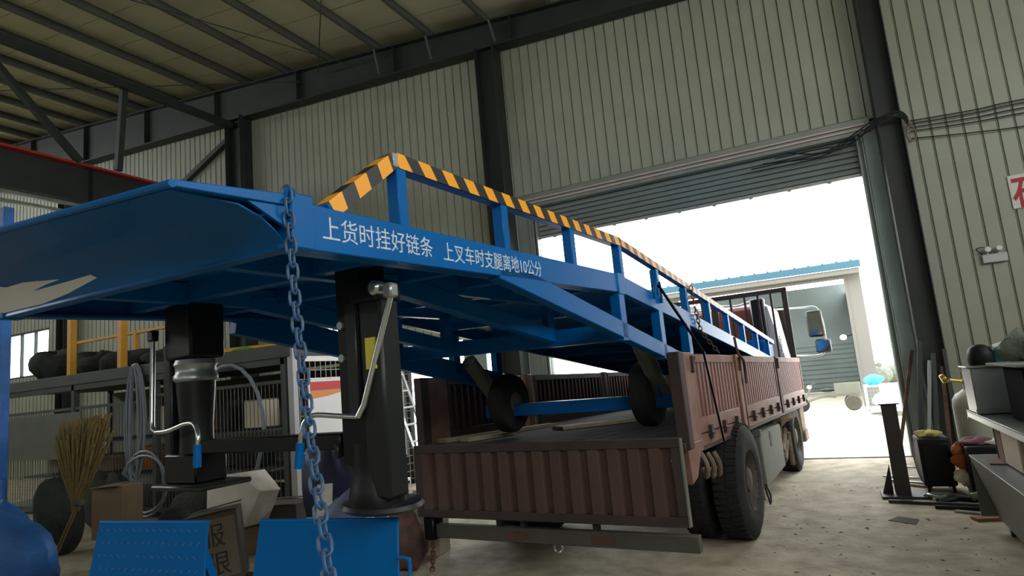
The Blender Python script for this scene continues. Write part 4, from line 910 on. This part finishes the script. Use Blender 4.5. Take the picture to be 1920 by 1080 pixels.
for i, (x, y, lab) in enumerate(((-4.0, 5.2, 'clear plastic bottle lying on the reddish sack'), (-4.30, 4.95, 'clear plastic bottle lying on the dark crumpled sack'))):
    solo('plastic_bottle', lab, 'bottle', MB().lathe([(.0, 0), (.035, .005), (.037, .15), (.02, .2), (.014, .21), (.014, .235), (0, .236)], 12).xf(Matrix.Translation((x, y, .545 - .095 * i)) @ Matrix.Rotation(1.2, 4, 'Y')), M['white'], (x, y, .4))
# two blue tread-plate flaps standing in the foreground
def flap(label, P, Q, lean, fl, handle=False, dots=True):
    zt = 1.172; w = math.hypot(Q[0] - P[0], Q[1] - P[1]); rz = math.atan2(Q[1] - P[1], Q[0] - P[0])
    t = Thing('tread_flap', label, 'flap', ((P[0] + Q[0]) / 2, (P[1] + Q[1]) / 2, 0), rz, local=True)
    n0, n1, y1 = -w / 2, w / 2, -lean
    mx = lambda z: y1 * (1 - z / zt)
    v = [(n0, 0, zt), (n1, 0, zt), (n1 + .02, y1, 0), (n0 - fl, y1, 0), (n0, .012, zt), (n1, .012, zt), (n1 + .02, y1 + .012, 0), (n0 - fl, y1 + .012, 0)]
    t.part('plate', MB().add(v, [[0, 1, 2, 3], [7, 6, 5, 4], [0, 4, 5, 1], [1, 5, 6, 2], [2, 6, 7, 3], [3, 7, 4, 0]]), M['blue'], bev=.002)
    if dots:
        b = MB(); z = zt - .035; r = 0
        while z > .05:
            n = n0 + .03 + (.02 if r % 2 else 0)
            while n < n1 - .02:
                k = 1 if r % 2 else -1
                b.bar((n - .010, mx(z) - .0015, z - .006 * k), (n + .010, mx(z) - .0015, z + .006 * k), .006, .003, (0, 1, 0)); n += .047
            z -= .06; r += 1
        t.part('tread_studs', b, M['stud'], stuff=True)
    for n in (n0 + .08, n1 - .08):
        t.part('back_strut', MB().bar((n, .03, zt - .12), (n, .42, .02), .04, .04).box(n - .03, .36, 0, n + .03, .5, .02), M['blue'])
    t.part('top_edge', MB().tube([(n0, .008, zt), (n1, .008, zt)], .010, 8), M['blue'])
    if handle: t.part('loop_handle', MB().tube(arc([(n1 + .005, -.02, 1.03), (n1 + .05, -.03, 1.03), (n1 + .065, -.03, 1.01), (n1 + .06, -.05, .9), (n1 + .005, -.06, .88)]), .008, 8), M['blue'])
    return t
flap('left blue tread plate flap standing in front of the landing legs, raised studs', (-3.47, 2.05), (-2.72, 2.10), .14, .16)
flap('right blue plate flap standing behind the hanging chain, with a loop handle', (-2.42, 2.14), (-1.70, 2.21), .12, .14, handle=True, dots=False)

# ------------------------------------------------------------------ right side: bench, gas bottle, machines, bars, scrap
t = Thing('steel_stand_post', 'dark steel I-beam stand on a base plate, standing alone right of the truck', 'post', (.52, 8.65, 0))
t.part('i_beam', MB().box(.45, 8.57, .03, .60, 8.582, 1.04).box(.45, 8.72, .03, .60, 8.732, 1.04).box(.52, 8.582, .03, .53, 8.72, 1.04), M['stand'], bev=.002)
t.part('base_plate', MB().box(.3, 8.45, 0, .78, 8.85, .03), M['stand'], bev=.004)
t.part('rib', MB().prism([(.32, .03), (.43, .03), (.43, .36)], 'y', 8.64, 8.66), M['stand'])
t.part('top_plate', MB().box(.42, 8.56, 1.04, .63, 8.74, 1.052), M['black'])
bars = [((.66, 10.9, .0), (1.14, 11.48, 1.62), .05, 'rust', 'rusty flat bar leaning across the right edge of the doorway'), ((.95, 10.9, 0), (1.22, 11.1, 1.75), .07, 'steel_dark', 'dark plank leaning on the column, tallest of the bars'),
        ((1.02, 10.75, 0), (1.30, 11.1, 1.45), .05, 'steel_sheet', 'grey bar leaning on the column, left of the plain dark ones'), ((1.15, 10.8, 0), (1.36, 11.1, 1.55), .06, 'steel_dark', 'dark bar leaning against the middle of the column'),
        ((1.3, 10.8, 0), (1.44, 11.1, 1.35), .05, 'rust', 'short brown bar leaning against the right half of the column'), ((1.42, 10.8, 0), (1.5, 11.1, 1.6), .05, 'steel_dark', 'dark bar leaning nearest the ribbed wall, behind the gas bottle')]
for p, q, w, m, lab in bars:
    solo('leaning_bar', lab, 'bar', MB().bar(p, q, w, .02, (0, 1, 0)), M[m], p, group='bars leaning on the column', bev=.003)
# gas bottle
t = Thing('gas_bottle', 'tall grey gas bottle with a brass valve standing before the ribbed wall', 'bottle', (1.42, 9.3, 0))
t.part('body', MB().lathe([(.16, 0), (.185, .03), (.19, .06), (.19, .92), (.18, 1.0), (.14, 1.06), (.075, 1.10), (.06, 1.115)], 26, (1.42, 9.3, 0)), M['cylinder'])
t.part('neck', MB().lathe([(.05, 1.11), (.045, 1.16), (.055, 1.17), (.055, 1.23), (.03, 1.24)], 16, (1.42, 9.3, 0)), M['galv'])
v = t.part('valve', MB().tube([(1.42, 9.3, 1.2), (1.24, 9.22, 1.24)], .02, 8).lathe([(.03, 1.24), (.03, 1.32), (.045, 1.33), (.045, 1.345)], 12, (1.42, 9.3, 0)), M['brass'])
t.part('regulator_knob', MB().lathe([(.05, -.025), (.058, 0), (.05, .03)], 14).xf(Matrix.Translation((1.18, 9.2, 1.26)) @ Matrix.Rotation(1.2, 4, 'Y')), M['brass'], v)
t.part('valve_guard', MB().box(1.52, 9.2, 1.12, 1.56, 9.32, 1.30), M['black'], bev=.006)
# welding machines
t = Thing('welding_machine', 'dark boxy welding machine with a yellowish cloth on top, next to the stand', 'machine', (.92, 8.95, 0))
t.part('body', MB().box(.76, 8.75, .08, 1.08, 9.25, .62), M['machine'], bev=.02)
t.part('front_panel', MB().box(.79, 8.735, .14, 1.05, 8.75, .56), M['black'], bev=.005)
for x in (.8, 1.04):
    for y in (8.82, 9.18): t.part('caster', MB().lathe([(.03, -.015), (.04, -.01), (.04, .01), (.03, .015)], 12, (x, y, .04), 'x'), M['tyre'])
t.part('carry_handle', MB().tube(arc([(.74, 8.74, .62), (.70, 8.7, .5), (.71, 8.7, .3), (.74, 8.72, .15)]), .014, 8), M['galv'])
solo('yellow_cloth', 'yellowish glove lying on the left welding machine', 'glove', MB().blob((.88, 8.9, .65), (.12, .09, .05), 3, .3, flat=.621), mat('yellow_glove', S('b9ab62'), .8), (.88, 8.9, .62))
t = Thing('compressor_box', 'dark square generator box with a green label, right of the welding machine', 'machine', (1.36, 8.6, 0))
t.part('body', MB().box(1.16, 8.4, .05, 1.6, 8.9, .56), M['machine'], bev=.02)
t.part('label_plate', MB().box(1.22, 8.39, .26, 1.40, 8.402, .38), mat('green_label', S('555a3a'), .6), label='green label')
t.part('skid', MB().box(1.18, 8.42, 0, 1.22, 8.88, .05).box(1.54, 8.42, 0, 1.58, 8.88, .05), M['black'])
for k in range(5): t.part('vent_fin', MB().box(1.43, 8.388, .2 + .05 * k, 1.56, 8.4, .22 + .05 * k), M['black'])
for i, (x, y, z, m, lab) in enumerate(((1.12, 8.62, .50, 'orange', 'orange work glove hanging between the two dark machines, upper one'), (1.13, 8.58, .38, 'orange', 'orange work glove hanging between the two dark machines, middle one'), (1.11, 8.56, .22, 'cream', 'pale rag hanging lowest between the two dark machines'))):
    solo('work_glove', lab, 'glove', MB().blob((x, y, z), (.07, .05, .085), 60 + i, .35, 12, 8).xf(Matrix.Identity(4)), M[m], (x, y, z - .08))
solo('pink_rag', 'dusky pink rag on top of the generator box', 'rag', MB().blob((1.28, 8.6, .59), (.13, .1, .05), 71, .35, flat=.561), mat('pink_rag', S('7a4a55'), .8), (1.28, 8.6, .56))
solo('white_rag', 'white rag on the right of the generator box top', 'rag', MB().blob((1.48, 8.58, .58), (.1, .08, .035), 72, .4, flat=.561), M['paper'], (1.48, 8.58, .56))
# low bench covered with a steel sheet, and the taller shelf behind it
t = Thing('sheet_covered_bench', 'low bench covered by a grey steel sheet at the lower right edge', 'bench', (1.6, 6.2, 0))
t.part('top_sheet', MB().box(1.0, 4.6, .65, 2.4, 7.15, .662), M['steel_sheet'], bev=.002)
t.part('side_sheet', MB().add([(1.0, 4.6, .65), (1.0, 7.15, .65), (1.13, 7.1, .12), (1.13, 4.6, .05), (1.012, 4.6, .65), (1.012, 7.15, .65), (1.142, 7.1, .12), (1.142, 4.6, .05)], [[0, 1, 2, 3], [7, 6, 5, 4], [0, 4, 5, 1], [1, 5, 6, 2], [2, 6, 7, 3], [3, 7, 4, 0]]), M['steel_sheet'], label='bent-down side sheet with a dull shine')
t.part('end_sheet', MB().box(1.01, 7.14, .12, 2.4, 7.15, .65), M['steel_sheet'])
for x in (1.2, 2.3):
    for y in (4.8, 6.95): t.part('leg', MB().box(x - .03, y - .03, 0, x + .03, y + .03, .65), M['black'])
solo('cardboard_sheet', 'pale piece of cardboard lying on the steel sheet bench', 'cardboard', MB().add([(1.1, 6.95, .664), (1.05, 6.55, .664), (1.3, 6.5, .664), (1.34, 6.7, .664), (1.6, 6.75, .664), (1.62, 7.05, .664)] + [(1.1, 6.95, .672), (1.05, 6.55, .672), (1.3, 6.5, .672), (1.34, 6.7, .672), (1.6, 6.75, .672), (1.62, 7.05, .672)], [[5, 4, 3, 2, 1, 0], [6, 7, 8, 9, 10, 11]] + [[i, (i + 1) % 6, 6 + (i + 1) % 6, 6 + i] for i in range(6)]), M['carton'], (1.3, 6.75, .662))
t = Thing('tall_bench', 'upper steel shelf bench behind the steel sheet bench', 'bench', (1.7, 6.3, 0))
t.part('top_plate', MB().box(1.07, 4.9, 1.035, 2.4, 7.3, 1.05), M['steel_sheet'], bev=.002)
t.part('edge_channel', MB().box(1.07, 4.9, .99, 1.09, 7.3, 1.035).box(1.07, 7.28, .97, 2.4, 7.3, 1.035), M['stain'])
for x in (1.55, 2.3):
    for y in (5.0, 7.22): t.part('leg', MB().box(x - .03, y - .03, .665 if y < 7.1 else 0, x + .03, y + .03, 1.035), M['black'])
tb = Thing('pale_carton', 'pale carton with a dark brown stain between the two benches', 'carton', (1.45, 6.4, .663))
tb.part('body', MB().box(1.16, 6.0, .663, 1.75, 6.75, .97), M['cream'], bev=.015)
tb.part('brown_patch', MB().box(1.157, 6.55, .68, 1.161, 6.76, .95).box(1.15, 6.751, .68, 1.6, 6.755, .95), M['carton'])
t = Thing('stainless_box', 'shiny stainless steel box on the upper bench at the right edge', 'box', (1.35, 6.85, 1.05))
t.part('shell', MB().box(1.07, 6.75, 1.055, 1.5, 7.15, 1.45), M['stain'], bev=.01)
t.part('lid_rim', MB().box(1.05, 6.73, 1.45, 1.52, 7.17, 1.465), M['galv'], bev=.004)
t.part('front_lip', MB().box(1.06, 6.735, 1.06, 1.46, 6.75, 1.10), M['galv'])
t = Thing('black_cabinet', 'matt black cabinet at the right edge, beside the stainless box', 'cabinet', (1.55, 6.1, 1.05))
t.part('body', MB().box(1.22, 5.7, 1.052, 1.9, 6.3, 1.47), M['matte_black'], bev=.008)
t.part('top_board', MB().box(1.17, 5.65, 1.47, 1.95, 6.65, 1.49), M['grey_box'], bev=.004)
t.part('door', MB().box(1.212, 5.72, 1.07, 1.22, 6.28, 1.45), M['matte_black'], bev=.003)
t.part('side_skirt', MB().box(1.21, 5.7, .67, 1.24, 6.0, 1.03), M['matte_black'])
solo('round_can', 'dark round-topped can on the stainless box', 'can', MB().lathe([(.1, 1.467), (.105, 1.5), (.105, 1.56), (.08, 1.62), (.04, 1.645), (0, 1.65)], 18, (1.2, 6.95, 0)), M['machine'], (1.2, 6.95, 1.466))
solo('teal_cloth', 'teal cloth bundle behind the round-topped can', 'cloth', MB().blob((1.36, 6.95, 1.54), (.09, .08, .08), 81, .25, flat=1.467), M['teal'], (1.36, 6.95, 1.466))
solo('white_packet', 'small white packet on the teal cloth bundle', 'packet', MB().bar((1.29, 6.9, 1.622), (1.40, 6.9, 1.652), .05, .025), M['white'], (1.34, 6.9, 1.62))
for i, (x, y, z, r, lab) in enumerate(((1.42, 6.45, 1.60, .14, 'fuzzy grey-brown scrap heap on the black cabinet top, left one'), (1.62, 6.3, 1.58, .12, 'fuzzy grey-brown scrap heap on the black cabinet top, right one'))):
    solo('scrap_heap', lab, 'heap', MB().blob((x, y, z), (r, r * .8, r * .9), 90 + i, .4, 18, 10, flat=1.492), M['foliage'], (x, y, 1.49))
# clutter on the floor
floor_bits = [((.35, 8.28, .02), (1.2, 8.05, .02), .04, .03, 'steel_dark', 'long dark flat bar on the floor in front of the stand'), ((.75, 8.0, .02), (1.75, 7.75, .02), .05, .03, 'black', 'long black bar on the floor in front of the generator box'),
              ((.42, 9.6, .02), (.9, 9.25, .02), .04, .02, 'galv', 'pale strip on the floor behind the stand'), ((.4, 9.85, .02), (.95, 9.6, .02), .03, .02, 'galv', 'farther pale strip on the floor near the doorway'),
              ((.55, 9.35, .015), (.85, 9.1, .015), .05, .02, 'wood_pale', 'short pale batten on the floor beside the welding machine'), ((.9, 7.85, .014), (1.1, 7.75, .014), .06, .015, 'galv', 'small pale plate on the floor in front of the black bar'), ((.6, 10.6, .02), (1.3, 10.4, .02), .03, .02, 'galv', 'thin pale rod on the floor under the leaning bars')]
for p, q, w, h, m, lab in floor_bits: solo('floor_bar', lab, 'bar', MB().bar(p, q, w, h), M[m], p, bev=.002)
def floor_hose(label, pts, r, m): solo('floor_hose', label, 'hose', MB().tube(arc(pts), r, 7), M[m], pts[0])
floor_hose('looped grey hose on the floor by the foot of the stand', [(.72, 8.5, .03), (.8, 8.62, .03), (.92, 8.55, .03), (.85, 8.42, .035), (.75, 8.48, .05), (.95, 8.62, .03), (1.1, 8.4, .03)], .018, 'galv')
floor_hose('thick dark hose snaking on the floor before the generator box', [(.8, 8.2, .035), (1.0, 8.3, .04), (1.2, 8.15, .06), (1.4, 8.25, .04), (1.6, 8.0, .04), (1.8, 8.05, .04)], .03, 'machine')
floor_hose('thin black cable curling beyond the thick dark hose', [(.95, 8.35, .02), (1.15, 8.2, .03), (1.35, 8.1, .09), (1.55, 8.2, .03), (1.7, 7.85, .02), (1.5, 7.7, .02)], .012, 'cable')
solo('rag_pile', 'dark oily rag heap on the floor before the generator box', 'heap', MB().blob((1.55, 8.1, .06), (.26, .16, .09), 97, .4, 18, 10, flat=.004), M['junk'], (1.55, 8.1, 0))
solo('green_bottle', 'greenish clear bottle lying on the floor hoses', 'bottle', MB().lathe([(0, 0), (.04, .01), (.042, .2), (.02, .26), (.015, .3), (0, .301)], 12).xf(Matrix.Translation((1.08, 8.08, .10)) @ Matrix.Rotation(1.35, 4, 'Y')), mat('green_bottle', S('5f6b50'), .2), (1.1, 8.08, .05))
solo('half_brick', 'flat reddish brick lying on the floor by the bench', 'brick', MB().box(-.17, -.07, 0, .17, .07, .03), M['brick'], (1.16, 7.55, 0), .3, bev=.006, local=True)
solo('floor_flake', 'flat brown scrap of cardboard trodden into the floor', 'scrap', MB().add([(.28, 7.45, .001), (.5, 7.3, .001), (.55, 7.5, .001), (.38, 7.62, .001), (.28, 7.45, .006), (.5, 7.3, .006), (.55, 7.5, .006), (.38, 7.62, .006)], [[3, 2, 1, 0], [4, 5, 6, 7], [0, 1, 5, 4], [1, 2, 6, 5], [2, 3, 7, 6], [3, 0, 4, 7]]), M['carton_dark'], (.4, 7.45, 0))
rd = random.Random(77); chips = MB()
for i in range(220):
    x = rd.uniform(-.9, 1.0); y = rd.uniform(3.2, 9.5); s = rd.uniform(.008, .03)
    if x > .3 and y > 7.6: continue
    a = rd.uniform(0, 6.3); chips.add([(x + s * cos(a), y + s * sin(a), .001), (x - s * .4 * sin(a), y + s * .4 * cos(a), .001), (x - s * cos(a), y - s * sin(a), .001), (x, y, s * .3)], [[0, 1, 3], [1, 2, 3], [2, 0, 3], [2, 1, 0]])
tag(link('floor_litter', mesh_of('floor_litter', chips, M['carton_dark'])), 'scattered small dark flakes and chips on the dusty floor', 'litter', None, 'stuff')

# ------------------------------------------------------------------ outside the door
t = Thing('opposite_shed', 'white shed with a light blue roof edge and a tall open doorway, outside', 'building', (-2, 25, 0))
bx0, bx1, by, bd = -5.2, 1.18, 22.0, 9.0
t.part('wall', MB().box(bx0, by, 0, -4.4, by + .15, 4.2).box(.74, by, 0, bx1, by + .15, 4.2).box(-4.4, by, 3.95, .74, by + .15, 4.2), M['bldg'])
t.part('wall', MB().box(bx0, by + .15, 0, bx0 + .15, by + bd, 4.2).box(bx1 - .15, by + .15, 0, bx1, by + bd, 4.2).box(bx0, by + bd, 0, bx1, by + bd + .15, 4.6), M['bldg_in'], label='grey inside walls')
for u0, u1 in ((0, .3), (.52, 1)):  # unseen gap left in the roof to brighten the shed inside
    za, zb = 4.2 + 1.36 * u0, 4.2 + 1.36 * u1; ya, yb = by - .3 + (bd + .6) * u0, by - .3 + (bd + .6) * u1
    t.part('roof', MB().prism([(ya, za), (ya, za + .04), (yb, zb + .04), (yb, zb)], 'x', bx0 - .1, bx1 + .05), M['blue_roof'])
t.part('fascia', MB().box(bx0 - .1, by - .33, 4.18, bx1 + .05, by - .3, 4.40), M['blue_roof'], label='light blue fascia')
t.part('eave_trim', MB().box(bx0 - .05, by - .28, 4.02, bx1, by - .01, 4.17), M['bldg'])
for k in range(16): t.part('roof_rib', MB().bar((bx0 + .2 + k * .4, by - .34, 4.415), (bx0 + .2 + k * .4, by + 2.4, 4.80), .05, .04), M['blue_roof'])
t.part('door_frame', MB().box(-4.5, by - .02, 3.9, .78, by + .02, 3.98).box(.72, by - .02, 0, .8, by + .02, 3.9), M['bldg'])
for k in range(10): t.part('inner_slat', MB().box(bx0 + .2, by + bd - .035, .2 + k * .2, bx1 - .2, by + bd - .005, .34 + k * .2), M['bldg_in'])
t = Thing('work_lamp', 'bright round work lamp glowing inside the opposite shed doorway', 'lamp', (.5, 24.0, 2.1))
t.part('bulb', MB().blob((.5, 24, 2.15), (.1, .1, .09), 1, 0), M['lamp'])
t.part('bracket', MB().bar((.5, 24.1, 2.15), (1.05, 24.6, 2.3), .04, .04), M['steel_dark'])
t = Thing('motor_tricycle', 'grey cargo tricycle parked in front of the opposite shed', 'tricycle', (.1, 21.0, 0))
t.part('cargo_box', MB().box(-.02, 20.7, .42, .66, 21.3, .46).box(-.02, 20.7, .46, .66, 20.73, .78).box(-.02, 21.27, .46, .66, 21.3, .78).box(.63, 20.73, .46, .66, 21.27, .78), M['grey_box'], bev=.01)
for y in (20.66, 21.34): t.part('rear_wheel', MB().lathe([(.12, -.04), (.19, -.05), (.22, 0), (.19, .05), (.12, .04)], 20, (.42, y, .22), 'y'), M['tyre_dust'])
t.part('front_wheel', MB().lathe([(.12, -.03), (.19, -.04), (.22, 0), (.19, .04), (.12, .03)], 20, (-.95, 21.0, .22), 'y'), M['tyre'])
t.part('frame', MB().tube(arc([(.0, 21, .4), (-.3, 21, .42), (-.6, 21, .36), (-.95, 21, .22)]), .035, 8).tube(arc([(-.95, 21, .22), (-.75, 21, .5), (-.62, 21, .78)]), .03, 8), M['grey_box'])
t.part('handlebar', MB().tube(arc([(-.5, 20.7, .82), (-.62, 20.85, .8), (-.62, 21.15, .8), (-.5, 21.3, .82)]), .016, 6), M['steel_dark'])
t.part('headlamp', MB().blob((-.68, 21, .72), (.07, .07, .06), 1, 0), M['white'])
t.part('saddle', MB().blob((-.2, 21, .6), (.2, .12, .06), 2, .1), M['black'])
t = Thing('steel_crate', 'pale steel cage crate outside, right of the opposite shed doorway', 'crate', (1.1, 19.5, 0))
fr = MB()
for x in (.72, 1.62):
    for y in (19.2, 19.9): fr.bar((x, y, 0), (x, y, .72), .04, .04)
for z in (.1, .72):
    fr.bar((.72, 19.2, z), (1.62, 19.2, z), .04, .04); fr.bar((.72, 19.9, z), (1.62, 19.9, z), .04, .04); fr.bar((.72, 19.2, z), (.72, 19.9, z), .04, .04); fr.bar((1.62, 19.2, z), (1.62, 19.9, z), .04, .04)
t.part('frame', fr, M['white'])
t.part('mesh', wires(.74, 1.6, .12, .7, .08, .1, .008, 'x', 19.2), M['galv'], stuff=True)
t.part('floor_plate', MB().box(.72, 19.2, .08, 1.62, 19.9, .1), M['galv'])
solo('blue_bundle', 'bright blue plastic bundle on the left of the steel crate', 'bundle', MB().blob((.95, 19.5, .86), (.2, .18, .15), 8, .2, flat=.722), M['blue_bright'], (.95, 19.5, .72))
solo('white_sack', 'white sack inside the steel crate', 'sack', MB().blob((1.2, 19.55, .3), (.35, .25, .22), 9, .2, flat=.101), M['white'], (1.2, 19.55, .1))
for i, (x, lab) in enumerate(((.9, 'left dusty bush far behind the steel crate'), (2.0, 'right, larger dusty bush behind the steel crate'))):
    solo('dusty_bush', lab, 'bush', MB().blob((x + .9, 34 + i, .35), (.6 + .4 * i, .5, .6), 100 + i, .35, 20, 12, flat=-.015), M['foliage'], (x + .9, 34 + i, -.015))
for i, (p, q, lab) in enumerate((((1.0, 18.6, .01), (1.9, 18.5, .01), 'nearer grey bar on the yard before the crate'), ((.9, 18.9, .01), (1.8, 18.95, .01), 'farther grey bar on the yard before the crate'))):
    solo('yard_bar', lab, 'bar', MB().bar(p, q, .06, .04), M['grey_box'], p)
